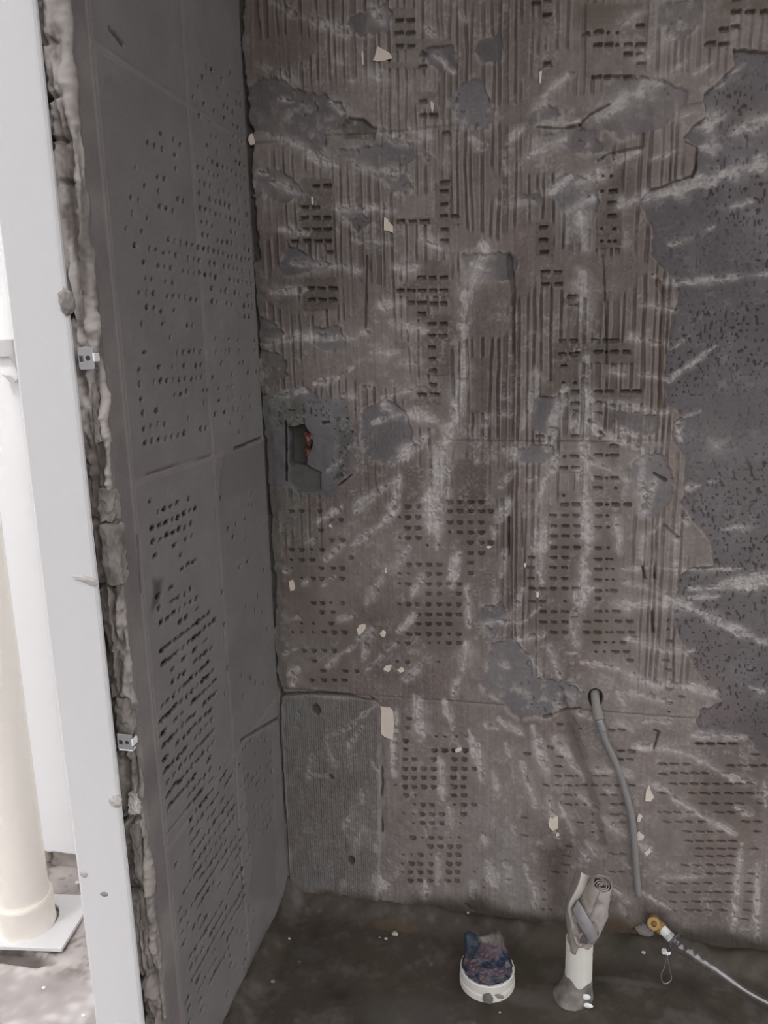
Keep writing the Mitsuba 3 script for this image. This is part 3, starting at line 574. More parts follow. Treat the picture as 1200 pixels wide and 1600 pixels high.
# cracks, the brown chase beside the hose, the outlet hole, stains and the damp foot of the wall
for t, pts, w, dep, col, al in [
    ('H', [(310, -40), (345, 60), (385, 170), (420, 270), (440, 380), (460, 470)], 26, .0022, (0.10, 0.085, 0.07), .55),
    ('F', [(280, 860), (310, 950), (335, 1040), (380, 1143)], 26, .0022, (0.10, 0.085, 0.07), .5),
    ('F', [(200, 970), (290, 935), (360, 930)], 10, .003, (0.07, 0.06, 0.05), .7),
    ('F', [(690, 1025), (712, 1035), (700, 1070), (690, 1110)], 5, .006, DARK, .8),
    ('F', [(640, 300), (648, 350)], 8, .006, DARK, .7), ('F', [(690, 300), (692, 350)], 8, .006, DARK, .7),
    ('F', [(45, 80), (45, 250)], 4, .006, DARK, .8), ('F', [(680, 500), (685, 590)], 7, .006, DARK * 1.3, .6), ('F', [(100, 60), (105, 210)], 5, .004, DARK * 1.5, .5), ('F', [(740, 120), (800, 170)], 10, .004, DARK * 1.5, .5),
    ('B', [(880, 660), (875, 760), (860, 790)], 5, .005, DARK, .7), ('B', [(830, 640), (890, 665), (880, 700)], 4, .003, DARK, .5),
    ('B', [(440, 720), (490, 690), (640, 660), (645, 600)], 5, .003, DARK * 1.3, .6), ('B', [(360, 560), (400, 520), (490, 470)], 6, .004, DARK * 1.2, .6), ('B', [(170, 570), (280, 580), (360, 560)], 6, .004, DARK * 1.2, .6),
    ('C', [(612, 0), (605, 320)], 5, .005, DARK * 1.1, .7), ('D', [(45, 0), (50, 60), (65, 180), (70, 540)], 11, .005, DARK * 1.3, .6), ('D', [(462, 0), (470, 150), (478, 380), (478, 480)], 4, .004, DARK, .6),
    ('D', [(705, 120), (735, 170), (730, 240)], 12, .004, (0.13, .095, .07), .7), ('D', [(730, 250), (715, 560), (720, 680)], 10, .004, (0.15, .105, .08), .6), ('D', [(770, 830), (790, 1000)], 26, .000, (.22, .175, .15), .5),
    ('D', [(455, 790), (465, 800), (445, 815)], 5, .004, DARK, .6), ('D', [(690, 970), (720, 990), (740, 1000)], 6, .005, DARK, .7),
    ('A', [(40, 0), (45, 300), (60, 540), (85, 640), (75, 760), (95, 1000), (110, 1143)], 24, .012, (0.060, .058, .046), .8),  # corner crevice: dirt and the shadow in it painted dark, here and below
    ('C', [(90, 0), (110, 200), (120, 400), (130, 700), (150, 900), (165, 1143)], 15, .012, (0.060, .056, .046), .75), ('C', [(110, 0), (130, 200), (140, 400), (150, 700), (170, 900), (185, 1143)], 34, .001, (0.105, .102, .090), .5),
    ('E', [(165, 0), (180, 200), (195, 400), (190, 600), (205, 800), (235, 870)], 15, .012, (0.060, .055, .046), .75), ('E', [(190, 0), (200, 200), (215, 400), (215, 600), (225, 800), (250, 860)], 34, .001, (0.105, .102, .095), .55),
    ('E', [(240, 868), (360, 862), (520, 868), (640, 890)], 5, .005, DARK, .7)]:
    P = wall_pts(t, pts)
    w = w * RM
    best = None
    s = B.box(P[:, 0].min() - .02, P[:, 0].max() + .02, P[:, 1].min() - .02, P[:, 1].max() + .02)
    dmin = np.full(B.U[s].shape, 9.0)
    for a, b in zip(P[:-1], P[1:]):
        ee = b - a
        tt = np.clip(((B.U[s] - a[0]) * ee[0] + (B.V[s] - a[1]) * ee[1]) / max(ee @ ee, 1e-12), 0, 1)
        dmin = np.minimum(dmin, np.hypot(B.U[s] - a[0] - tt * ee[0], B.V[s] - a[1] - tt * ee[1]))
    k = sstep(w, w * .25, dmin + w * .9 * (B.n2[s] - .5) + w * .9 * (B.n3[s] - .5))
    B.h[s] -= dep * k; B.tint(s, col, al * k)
for t, poly, al in [('G', [(1040, 330), (1200, 250), (1300, 500), (1330, 800), (1100, 800), (1080, 600)], .35), ('G', [(650, 400), (1040, 420), (1040, 760), (660, 780)], .15), ('H', [(0, 380), (120, 400), (170, 820), (0, 900)], .30), ('F', [(560, 760), (1000, 860), (900, 1000), (520, 1000)], .18)]:
    s, d = B.poly(wall_pts(t, poly), .04)
    B.tint(s, (.27, .255, .245), al * sstep(.02, -.03, d + .06 * (B.n3[s] - .5)) * (.4 + 1.2 * (B.n2[s] * .6 + B.n1[s] * .4) * .8))  # pale grey haze painted into the colour of the lower wall
# green-grey bloom near the corner, browner top and foot
B.tint(np.s_[:, :], (0.125, 0.125, 0.105), 0.45 * sstep(0.16, 0.02, U + .1 * (B.n4 - .5)) * sstep(.35, .6, B.n3))
for t, poly, col, al in [('H', [(150, 480), (260, 460), (330, 480), (340, 800), (190, 850), (190, 620)], (0.075, 0.06, 0.047), .6), ('H', [(440, 700), (560, 690), (640, 800), (600, 900), (400, 900)], (.10, .09, .08), .5),
                         ('H', [(620, 730), (760, 760), (800, 860), (640, 900), (600, 830)], (0.05, .042, .033), .7), ('H', [(760, 850), (1200, 860), (1200, 1020), (800, 930)], (.12, .115, .112), .6),
                         ('E', [(480, 440), (700, 400), (740, 700), (560, 680)], (.13, .11, .098), .4), ('A', [(60, 0), (350, 0), (400, 300), (80, 340)], (.135, .107, .09), .6), ('B', [(300, 0), (680, 0), (640, 60), (380, 130)], (.12, .094, .074), .7), ('B', [(960, 0), (1200, 0), (1200, 90), (980, 60)], (.11, .088, .066), .7)]:
    s, d = B.poly(wall_pts(t, poly), .03)
    B.tint(s, col, al * sstep(.012, -.02, d + .04 * (B.n3[s] - .5)) * (.5 + .8 * B.n3[s]))
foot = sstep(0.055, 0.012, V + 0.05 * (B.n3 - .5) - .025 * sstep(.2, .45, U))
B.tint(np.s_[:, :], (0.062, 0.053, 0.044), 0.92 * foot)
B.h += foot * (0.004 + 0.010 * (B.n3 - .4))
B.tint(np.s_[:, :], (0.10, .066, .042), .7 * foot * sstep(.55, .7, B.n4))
(uc, vc), = wall_pts(None, [(930, 1086)])
s = B.box(uc - .05, uc + .05, vc - .05, vc + .05)
q = np.hypot((B.U[s] - uc) / .013, np.where(B.V[s] < vc, (B.V[s] - vc) / .022, (B.V[s] - vc) / .015))
B.h[s] -= .016 * sstep(1.15, .85, q); B.tint(s, (.075, .065, .056), .85 * sstep(1.25, .95, q))

# name the pieces: one bed of adhesive for each tile that was pulled off, one entry for each bare patch
cell = 200 + np.searchsorted(UJ, U) * 10 + np.searchsorted(VJ, V)
B.id = np.where((B.id == 0), cell, B.id)
B.id[U > 1.2] = 1
keys = {1: 'wall_back'}
count = {}
for i in sorted(set(np.unique(B.id)) - {1}):
    nm = names.get(i, 'adhesive_bed')
    n = count.get(nm, 0); count[nm] = n + 1
    keys[i] = f'wall_back__{nm}' + (f'_{n:03d}' if n else '')
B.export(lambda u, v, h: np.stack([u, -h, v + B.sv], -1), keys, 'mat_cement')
lab('wall_back', 'stripped back wall with combed tile adhesive, bare grey render and chisel scrapes', kind='structure')
lab('wall_back__mortar_surround', 'grey mortar around the cut for the wires')
lab('wall_back__combed_slab', 'grey finely lined slab low in the corner')

# cream chips of tile glue still stuck to the wall
CHIPS = [(597, 88, 29, 17), (608, 353, 16, 24), (395, 217, 10, 16), (490, 316, 5, 12), (845, 122, 4, 18), (458, 914, 11, 22), (517, 822, 7, 9), (566, 980, 15, 22), (600, 989, 10, 14), (608, 1042, 15, 10), (627, 1044, 12, 10), (764, 853, 10, 4),
         (606, 1128, 20, 49), (717, 1169, 10, 14), (821, 880, 6, 8), (840, 926, 5, 10), (1014, 1236, 12, 24), (867, 1283, 17, 26), (999, 1304, 11, 18), (1011, 1327, 10, 16), (604, 889, 4, 12), (569, 93, 4, 18), (676, 168, 5, 14), (997, 1274, 10, 14), (871, 1300, 6, 8)]
for i, (x, y, w, h) in enumerate(CHIPS):
    w, h = w * .00152, h * .00156
    (uc, vc), = wall_pts(None, [(x, y)])
    n = 9
    r_ = np.random.default_rng(100 + i)
    if i == 12:
        pts = np.array([(-.45, .5), (.25, .48), (.42, .40), (.5, .0), (.38, -.48), (-.2, -.42), (-.5, -.3), (-.42, .1)]) * [w, h]
    elif i == 16:
        pts = np.array([(-.4, -.5), (.2, -.48), (.5, -.2), (.1, .2), (-.1, .5), (-.35, .1)]) * [w, h]
    else:
        a = np.sort(r_.uniform(0, 2 * np.pi, n)); rr = r_.uniform(.55, 1.1, n)
        pts = np.stack([np.cos(a) * rr * w / 2, np.sin(a) * rr * h / 2], -1)
    from shapely.geometry import Polygon
    pg = Polygon(pts).buffer(0)
    if pg.geom_type != 'Polygon': pg = max(pg.geoms, key=lambda g: g.area)
    m = trimesh.creation.extrude_polygon(pg, 0.0025, engine='earcut')
    hh = B.h[np.searchsorted(B.us, uc), np.searchsorted(B.vs, vc)]
    s_ = B.box(uc - w / 2, uc + w / 2, vc - h / 2, vc + h / 2)
    hh = np.percentile(B.h[s_], 85) if B.h[s_].size else hh
    m.vertices = np.stack([uc + m.vertices[:, 0], -hh + 0.0005 - m.vertices[:, 2] * (1 + .3 * m.vertices[:, 0] / w), vc + m.vertices[:, 1]], -1)
    m.invert()
    add('wall_back__glue_chip', m, 'mat_flake', smooth=False)

# ------------------------------------------------------------------ the left wall, a stub that ends at the door frame
LEN, TH = 0.571, 0.088
qs = np.r_[np.arange(0, .05, .01), np.arange(.05, TH + LEN + .02, .0022)]
zs = np.r_[np.arange(-.03, 1.96, .0026), np.arange(1.96, 2.61, .012)]
L = Field(qs, zs, 8)
S = TH + LEN - L.U                     # distance from the back wall along the face (grows towards the camera)
Z = L.V
face = sstep(TH - .006, TH + .006, L.U)                 # 0 on the broken end, 1 on the face
STRIP = np.array([0.200, 0.183, 0.178]); PANEL = np.array([0.190, 0.179, 0.180]); JOINT = np.array([0.235, 0.206, 0.197])
L.c[:] = STRIP * (0.78 + .44 * L.n3[..., None])
L.h[:] = 0.0016 * (L.n3 - .5) + .0006 * (L.n2 - .5)
SJ, ZJ = [0.0, 0.252, 0.520], [0.0, 0.500, 1.073, 1.635, 2.2]


def left_pt(x, y):                     # (s, z) on the left wall of a measured point
    p = on_x(np.asarray(x, float), np.asarray(y, float), 0.0)
    return -p[..., 1], p[..., 2]


pn, lkeys = 10, {}
for i in range(2):
    for j in range(4):
        s0, s1, z0, z1 = SJ[i], SJ[i + 1], ZJ[j], ZJ[j + 1]
        if j == 0: z0 = .0
        zz = Z + (0.020 * (S / .5 - .5) if j < 2 else 0) * (np.abs(Z - .5) < .2)
        d = np.maximum(np.abs(S - (s0 + s1) / 2) - (s1 - s0) / 2, np.abs(zz - (z0 + z1) / 2) - (z1 - z0) / 2) + .004
        d = d + .0025 * (L.n2 - .5) + .003 * (L.n3 - .5)
        k = sstep(.001, -.0015, d) * face
        L.h += k * 0.0016
        tone = PANEL * (1.0 + .06 * rng.uniform(-1, 1))
        L.c = mixc(L.c, tone, .92 * k)
        L.id = np.where((d < 0) & (face > .5), pn, L.id)
        lkeys[pn] = 'tile_bed'; pn += 1
L.c *= (0.70 + .26 * L.n3 + .12 * L.n1 + .12 * L.n0 + .10 * L.n4)[..., None]
for s0 in (0.252, 0.520):
    d = np.abs(S - s0 - .002 * (L.n3 - .5))
    L.c = mixc(L.c, JOINT, .65 * sstep(.0045, .0015, d) * face); L.h += .0012 * sstep(.004, .001, d) * face
for z0, slope in ((1.635, 0), (1.073, 0), (.500, .020)):
    d = np.abs(Z - z0 + slope * (S / .5 - .5) - .002 * (L.n3 - .5))
    L.c = mixc(L.c, JOINT, .6 * sstep(.0055, .002, d) * face * (S < .52)); L.h += .0012 * sstep(.005, .001, d) * face * (S < .52)


def lcut(pts, w, dep, col=DARK, al=.8):
    P = np.stack(left_pt([p[0] for p in pts], [p[1] for p in pts]), -1)
    dm = np.full(L.U.shape, 9.0)
    for a, b in zip(P[:-1], P[1:]):
        e = b - a
        t = np.clip(((S - a[0]) * e[0] + (Z - a[1]) * e[1]) / (e @ e), 0, 1)
        dm = np.minimum(dm, np.hypot(S - a[0] - t * e[0], Z - a[1] - t * e[1]))
    k = sstep(w, w * .3, dm + w * (L.n2 - .5) * .8) * face
    L.h -= dep * k; L.c = mixc(L.c, np.asarray(col), al * k)


lcut([(365, 702), (385, 694), (408, 684)], .0035, .006)
lcut([(225, 742), (330, 712)], .0011, .003, al=.5)
lcut([(375, 1158), (400, 1142), (434, 1122)], .0035, .006)
lcut([(258, 1306), (320, 1226)], .0016, .003, al=.6)
lcut([(366, 1180), (372, 1300), (384, 1450)], .0016, .003, al=.6)
lcut([(214, 838), (221, 925)], .003, .004, (.09, .075, .065), .8)
lcut([(168, 45), (176, 53), (190, 70)], .004, .004)
lcut([(330, 500), (380, 480)], .001, .0005, al=.1)
lcut([(349, 830), (350, 960), (346, 1090)], .004, .0004, (.2, .195, .19), .35)
lcut([(386, 760), (389, 840)], .003, .0004, (.2, .195, .19), .35)
for poly, col, al in [([(350, 712), (410, 690), (412, 760), (345, 780)], (.150, .142, .134), .35), ([(155, 110), (190, 135), (185, 150), (160, 140)], (.19, .16, .145), .5), ([(236, 905), (255, 900), (248, 945), (238, 950)], (.075, .068, .064), .8),
                      ([(160, 115), (172, 112), (178, 126), (163, 128)], (.07, .06, .055), .8), ([(376, 1160), (425, 1140), (432, 1400), (395, 1420)], (.15, .142, .135), .45)]:
    P = np.stack(left_pt([p[0] for p in poly], [p[1] for p in poly]), -1)
    F2 = TH + LEN - P[:, 0]
    s, d = L.poly(np.stack([F2, P[:, 1]], -1), .02)
    k = sstep(.006, -.008, d + .05 * (L.n3[s] - .5)); L.tint(s, col, al * k); L.h[s] -= .001 * k
# prints of the tile backs: rows of small pockets
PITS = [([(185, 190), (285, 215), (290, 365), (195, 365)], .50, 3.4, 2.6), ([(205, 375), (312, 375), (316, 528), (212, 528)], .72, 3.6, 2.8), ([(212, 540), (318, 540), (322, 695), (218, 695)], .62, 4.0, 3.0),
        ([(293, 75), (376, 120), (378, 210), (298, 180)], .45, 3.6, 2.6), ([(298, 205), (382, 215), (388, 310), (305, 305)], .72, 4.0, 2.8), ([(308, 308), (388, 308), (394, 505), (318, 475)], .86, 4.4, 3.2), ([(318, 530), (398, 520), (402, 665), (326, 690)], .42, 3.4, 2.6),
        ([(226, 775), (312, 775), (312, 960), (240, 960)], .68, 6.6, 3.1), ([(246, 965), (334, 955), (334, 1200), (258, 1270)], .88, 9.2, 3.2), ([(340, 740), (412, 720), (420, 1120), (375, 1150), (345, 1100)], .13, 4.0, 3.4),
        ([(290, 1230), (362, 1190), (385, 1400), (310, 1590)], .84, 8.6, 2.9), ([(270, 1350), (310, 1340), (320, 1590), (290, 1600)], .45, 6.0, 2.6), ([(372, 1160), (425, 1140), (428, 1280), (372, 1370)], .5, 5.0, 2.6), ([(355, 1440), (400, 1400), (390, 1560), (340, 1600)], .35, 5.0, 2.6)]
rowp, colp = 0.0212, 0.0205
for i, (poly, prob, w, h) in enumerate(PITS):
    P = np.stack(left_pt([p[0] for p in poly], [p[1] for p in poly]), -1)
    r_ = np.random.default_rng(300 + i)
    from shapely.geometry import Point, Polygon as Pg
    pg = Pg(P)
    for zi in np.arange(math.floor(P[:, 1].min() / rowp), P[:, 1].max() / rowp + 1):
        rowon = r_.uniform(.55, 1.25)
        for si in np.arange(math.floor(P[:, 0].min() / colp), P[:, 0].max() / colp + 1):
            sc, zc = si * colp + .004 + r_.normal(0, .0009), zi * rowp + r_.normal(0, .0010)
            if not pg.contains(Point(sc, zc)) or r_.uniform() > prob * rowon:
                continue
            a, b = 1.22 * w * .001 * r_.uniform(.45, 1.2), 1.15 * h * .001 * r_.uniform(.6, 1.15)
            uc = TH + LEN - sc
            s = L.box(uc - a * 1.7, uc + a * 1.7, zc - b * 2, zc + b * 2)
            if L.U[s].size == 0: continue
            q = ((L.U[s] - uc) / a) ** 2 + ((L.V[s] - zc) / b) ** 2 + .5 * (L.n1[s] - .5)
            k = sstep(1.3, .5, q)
            L.h[s] -= .0070 * k; L.tint(s, (.014, .012, .011), .96 * sstep(.05, .45, k))  # near-black tint paints the shade inside each pocket
# the broken end: mortar dragged into long vertical runs, paler smears at the top
end = 1 - sstep(TH - .003, TH + .010 + .022 * (L.n3 - .42), L.U)
hi = sstep(1.02, 1.20, Z + .1 * (L.n4 - .5))
wu = L.U + .016 * (meshkit.fbm(np.stack([L.U * 20, Z * 12, 0 * Z + 4], -1), 2, 90) - .5)
run = meshkit.fbm(np.stack([wu * 120, Z * 7, 0 * Z + 5], -1), 3, 91)
run2 = meshkit.fbm(np.stack([wu * 60, Z * 26, 0 * Z + 8], -1), 4, 93)
gri = meshkit.fbm(np.stack([L.U * 240, Z * 160, 0 * Z + 8], -1), 2, 94)
chip = meshkit.fbm(np.stack([0 * Z + 2, Z * 14, 0 * Z], -1), 4, 95)
L.h += end * (.026 * (run - .5) + .022 * (run2 - .5) + .006 * (gri - .5) + .012 * hi - .001)
L.h += sstep(TH - .012, TH, L.U) * sstep(TH + .010, TH, L.U) * (.022 * (chip - .45) - .001)
for py in (60, 150, 216, 285, 812, 916, 1092, 1168, 1276, 1382, 1518):
    zc = float(on_y(170, py, -LEN)[2])
    d = np.abs(Z - zc - .012 * (L.n2 - .5) - .10 * (L.U - TH + .02))
    k = sstep(.0050, .0012, d) * (1 - sstep(TH - .014, TH - .002, L.U))
    L.h -= .010 * k * end
ecol = np.array([.205, .180, .163]) * (.40 + .75 * run2[..., None] + .5 * gri[..., None])
ecol = mixc(ecol, (.50, .465, .445), .9 * sstep(.43, .58, run2 * .55 + .25 * run + .2 * gri) * (.22 + .78 * hi))
edgeband = sstep(TH - .011, TH - .006, L.U + .006 * (L.n3 - .5)) * sstep(.35, .5, meshkit.fbm(np.stack([0 * Z, Z * 9, 0 * Z + 2], -1), 2, 97) + .25 * hi - .12)
ecol = mixc(ecol, (.45, .415, .39), .8 * edgeband * (.12 + .88 * hi))
ecol = mixc(ecol, (.085, .072, .062), .75 * sstep(.42, .32, run))
L.c = L.c * (1 - end[..., None]) + ecol * end[..., None]
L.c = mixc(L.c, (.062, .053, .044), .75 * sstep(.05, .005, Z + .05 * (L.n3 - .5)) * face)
lk = {0: 'wall_left'}
for n, i in enumerate(sorted(lkeys)):
    lk[i] = 'wall_left__tile_bed' + (f'_{n:03d}' if n else '')


def left_point(u, v, h):
    u = np.broadcast_to(u, h.shape)
    a = np.clip((u - TH + .004) / .008, 0, 1) * np.pi / 2       # rounded corner between end and face
    nx, ny = np.sin(a), -np.cos(a)
    R_ = .0051
    x = np.where(u < TH - .004, u - TH + .004 - R_, np.where(u > TH + .004, 0, -R_ + R_ * np.sin(a)))
    y = np.where(u < TH - .004, -LEN, np.where(u > TH + .004, -LEN + R_ + (u - TH - .004), -LEN + R_ * (1 - np.cos(a))))
    return np.stack([x + nx * h, y + ny * h, v], -1)


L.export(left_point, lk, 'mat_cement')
lab('wall_left', 'dark grey stub wall with prints of tile backs and a broken mortar edge', kind='structure')
core = trimesh.creation.box([.05, LEN - .03, 2.6], trimesh.transformations.translation_matrix([-TH + .025, -(LEN - .03) / 2, 1.3]))
add('wall_left__far_face', core, 'mat_white_paint', smooth=False)
# blocks and lumps of mortar in the broken end, beside the frame
for i, (x0, y0, x1, y1, mat) in enumerate([(152, 765, 178, 812, 'mat_mortar'), (156, 822, 190, 912, 'mat_mortar'), (168, 924, 186, 1080, 'mat_mortar'), (178, 1092, 206, 1146, 'mat_mortar'), (200, 1240, 216, 1272, 'mat_mortar_light'), (204, 1290, 224, 1376, 'mat_mortar'), (218, 1392, 236, 1512, 'mat_mortar'), (140, 600, 158, 688, 'mat_mortar'), (124, 430, 140, 538, 'mat_mortar_light')]):
    yy = -.576
    a, b = on_y(x0, y0, yy), on_y(x1, y1, yy)
    c, sz = (a + b) / 2, np.abs(a - b) / 2
    m = lump((sz[0] * 1.12, .0095, sz[2] * 1.06), 40 + i, .16, 4, (c[0] + sz[0] * .1, -LEN + .002, c[2]), boxy=.88)
    v = np.array(m.vertices)
    v += (meshkit.fbm(v * 130, 3, 5 + i)[:, None] - .5) * np.array([.007, .007, .005])
    m.vertices = v
    base = np.array({'mat_mortar': (.215, .195, .178), 'mat_mortar_dark': (.155, .136, .122), 'mat_mortar_light': (.46, .43, .41)}[mat])
    vc = np.tile(base, (len(v), 1)) * (.45 + 1.1 * meshkit.fbm(v * [90, 90, 40], 3, 7 + i))[:, None]
    key = numbered('wall_left__mortar_lump')
    scene[key] = mikit.ply(m, 'mat_cement', smooth=True, color=vc)
# ------------------------------------------------------------------ floors
fx = np.r_[np.arange(-.14, 1.25, .0028), np.arange(1.25, 2.4, .02)]
fy = np.r_[np.arange(-3.2, -.62, .03), np.arange(-.62, .03, .0028)]
Fl = Field(fx, fy, 12)
X, Y = Fl.U, Fl.V
near_back = sstep(.075, .0, -Y + .05 * (Fl.n3 - .5) - .012 * sstep(.3, .6, X))
near_left = sstep(.060, .0, X + .03 * (Fl.n3 - .5)) * (Y > -.56)
Fl.h[:] = .005 * (Fl.n3 - .5) + .0018 * (Fl.n2 - .5) + .0007 * (Fl.n1 - .5) + .006 * (Fl.n4 - .5)
Fl.h += .030 * near_back ** 1.5 * (.7 + .6 * Fl.n3) + .030 * near_left ** 1.5 * (.6 + .8 * Fl.n3)
Fl.c[:] = np.array([.064, .0525, .0425]) * (.50 + .5 * Fl.n3 + .45 * Fl.n4)[..., None] * (.85 + .3 * Fl.n1)[..., None]
Fl.c = mixc(Fl.c, (.115, .103, .095), .60 * sstep(.50, .66, Fl.n3 * .7 + .3 * Fl.n2))
Fl.c = mixc(Fl.c, (.030, .026, .021), .65 * sstep(.50, .36, Fl.n3 * .6 + .4 * Fl.n4))
Fl.c = mixc(Fl.c, (.060, .054, .034), .4 * sstep(.5, .65, meshkit.fbm(np.stack([X * 7, Y * 7, 0 * X + 31], -1), 2, 14)))
Fl.c = mixc(Fl.c, (.24, .22, .20), .35 * sstep(.80, .9, Fl.n2))
for (x, y), (rx, ry), col, al in [((650, 1590), (.10, .05), (.09, .082, .075), .5), ((830, 1560), (.05, .025), (.10, .09, .082), .5), ((620, 1450), (.05, .015), (.10, .07, .045), .6), ((830, 1445), (.05, .02), (.15, .145, .14), .6), ((985, 1535), (.07, .012), (.11, .102, .094), .5), ((945, 1440), (.05, .02), (.10, .095, .088), .5), ((480, 1490), (.04, .02), (.09, .085, .08), .4)]:
    p = on_z(x, y)
    q = ((X - p[0]) / rx) ** 2 + ((Y - p[1]) / ry) ** 2 + 2.2 * (Fl.n3 - .5)
    Fl.c = mixc(Fl.c, col, al * sstep(1.2, .3, q))
Fl.export(lambda u, v, h: np.stack([u, v, h], -1), {0: 'floor'}, 'mat_floor')
lab('floor', 'dark damp bare cement floor with grime along the walls', kind='structure')

hx = np.arange(-1.35, -.14, .005); hy = np.r_[np.arange(-1.8, -.62, .03), np.arange(-.62, .03, .0045)]
Hf = Field(hx, hy, 15)
Hf.h[:] = .006 * (Hf.n3 - .5) + .003 * (Hf.n2 - .5)
Hf.c[:] = np.array([.40, .365, .35]) * (.55 + .9 * Hf.n3)[..., None]
Hf.c = mixc(Hf.c, (.62, .60, .60), .7 * sstep(.5, .66, Hf.n3) * sstep(-.24, -.34, Hf.V))
Hf.c = mixc(Hf.c, (.14, .12, .105), .7 * sstep(.5, .38, Hf.n2 * .5 + Hf.n3 * .5) * sstep(-.34, -.28, Hf.V))
p = on_z(35, 1498)
q = ((Hf.U - p[0]) / .09) ** 2 + ((Hf.V - p[1]) / .02) ** 2 + 3 * (Hf.n3 - .5)
Hf.c = mixc(Hf.c, (.12, .10, .088), .85 * sstep(1.2, .2, q)); Hf.h -= .010 * sstep(1.2, .2, q)
Hf.export(lambda u, v, h: np.stack([u, v, h], -1), {0: 'floor_001'}, 'mat_cement')
lab('floor_001', 'pale dusty cement floor of the bright room beyond the door frame', kind='structure')

# the white wall of the next room, its plaster broken off above the floor
ax = np.arange(-1.35, -.12, .005); az = np.r_[np.arange(-.02, .14, .004), np.arange(.14, 2.61, .03)]
Hw = Field(ax, az, 17)
lip = .050 + .016 * (Hw.n3 - .5)
up = sstep(lip - .002, lip + .002, Hw.V)
Hw.h[:] = up * (.016 + .001 * (Hw.n4 - .5)) + (1 - up) * (.010 * (Hw.n3 - .5) + .006 * (Hw.n2 - .5) - .006 * sstep(.62, .75, Hw.n2))
Hw.c[:] = np.array([.40, .36, .34]) * (.55 + .9 * Hw.n3)[..., None]
Hw.c = mixc(Hw.c, (.10, .085, .075), .8 * sstep(.60, .72, Hw.n2))
Hw.c = mixc(Hw.c, (.80, .80, .81), up)
Hw.export(lambda u, v, h: np.stack([u, -h, v], -1), {0: 'wall_far'}, 'mat_cement')
lab('wall_far', 'bright white plastered wall of the next room, plaster broken off at its foot', kind='structure')

# parts of the building beyond the frame: ceiling of the wet room and its right wall
add('ceiling', trimesh.creation.box([2.2, 1.2, .15], trimesh.transformations.translation_matrix([.96, -.57, 2.68])), 'mat_grey_wall', smooth=False)
lab('ceiling', 'plain grey ceiling slab above the shower corner', kind='structure')
# ceiling of the next room, with an unseen lamp added to brighten that room
add('ceiling_001', trimesh.creation.box([1.5, 1.3, .12], trimesh.transformations.translation_matrix([-.60 - .35, -.62, 2.56])), 'mat_white_paint', smooth=False)
lab('ceiling_001', 'white ceiling of the next room', kind='structure')
LC = (-.72, -.62)
scene['added_ceiling_lamp__base'] = mikit.ply(lathe([(0, 2.499), (.10, 2.499), (.10, 2.485), (.085, 2.478), (0, 2.478)], (LC[0], LC[1], 0), 40), 'mat_white_paint', smooth=30)
scene['added_ceiling_lamp__globe'] = {**mikit.ply(lathe([(0, 2.400), (.030, 2.403), (.055, 2.415), (.070, 2.435), (.072, 2.455), (.062, 2.4775), (0, 2.4775)], (LC[0], LC[1], 0), 40), 'mat_white_paint', smooth=40),
                                'emitter': {'type': 'area', 'radiance': {'type': 'rgb', 'value': [ADDED_LAMP, ADDED_LAMP * .985, ADDED_LAMP * .97]}}}
lab('added_ceiling_lamp', 'round white lamp added out of view to brighten the next room', 'lamp')

# ------------------------------------------------------------------ the white metal door frame
JY = -.604
prof = np.array([(-.0995, .10), (-.0995, .004), (-.0965, .001), (-.093, 0), (-.0235, 0), (-.0195, .001), (-.017, .004), (-.017, .008), (-.0185, .008), (-.0185, .0048), (-.0205, .003), (-.0240, .002), (-.0925, .002), (-.0960, .003), (-.0975, .0055), (-.0975, .10)])
from shapely.geometry import Polygon
m = trimesh.creation.extrude_polygon(Polygon(prof), 2.2, engine='earcut')
m.apply_translation([0, JY, -.005])
add('door_1', m, 'mat_white_paint', smooth=25)
lab('door_1', 'white painted metal door frame jamb against the broken wall end', kind='structure')
for i, (x, y, sz, mat) in enumerate([(132, 902, (.017, .004, .007), 'mat_mortar_light'), (181, 1252, (.010, .005, .009), 'mat_mortar_light'), (104, 472, (.010, .007, .016), 'mat_mortar'), (163, 1397, (.006, .0022, .004), 'mat_mortar'), (131, 1366, (.006, .002, .005), 'mat_mortar_light')]):
    c = on_y(x, y, JY)
    m = lump(sz, 70 + i, .35, 3, c)
    if i == 0:
        v = m.vertices - c; v[:, 2] += -.22 * (-.017 - v[:, 0]) * -1; v[:, 2] *= np.clip(.35 + (v[:, 0] + .017) * 22, .3, 1.1); m.vertices = v + c
    add('door_1__mortar_dab', m, mat, smooth=60)

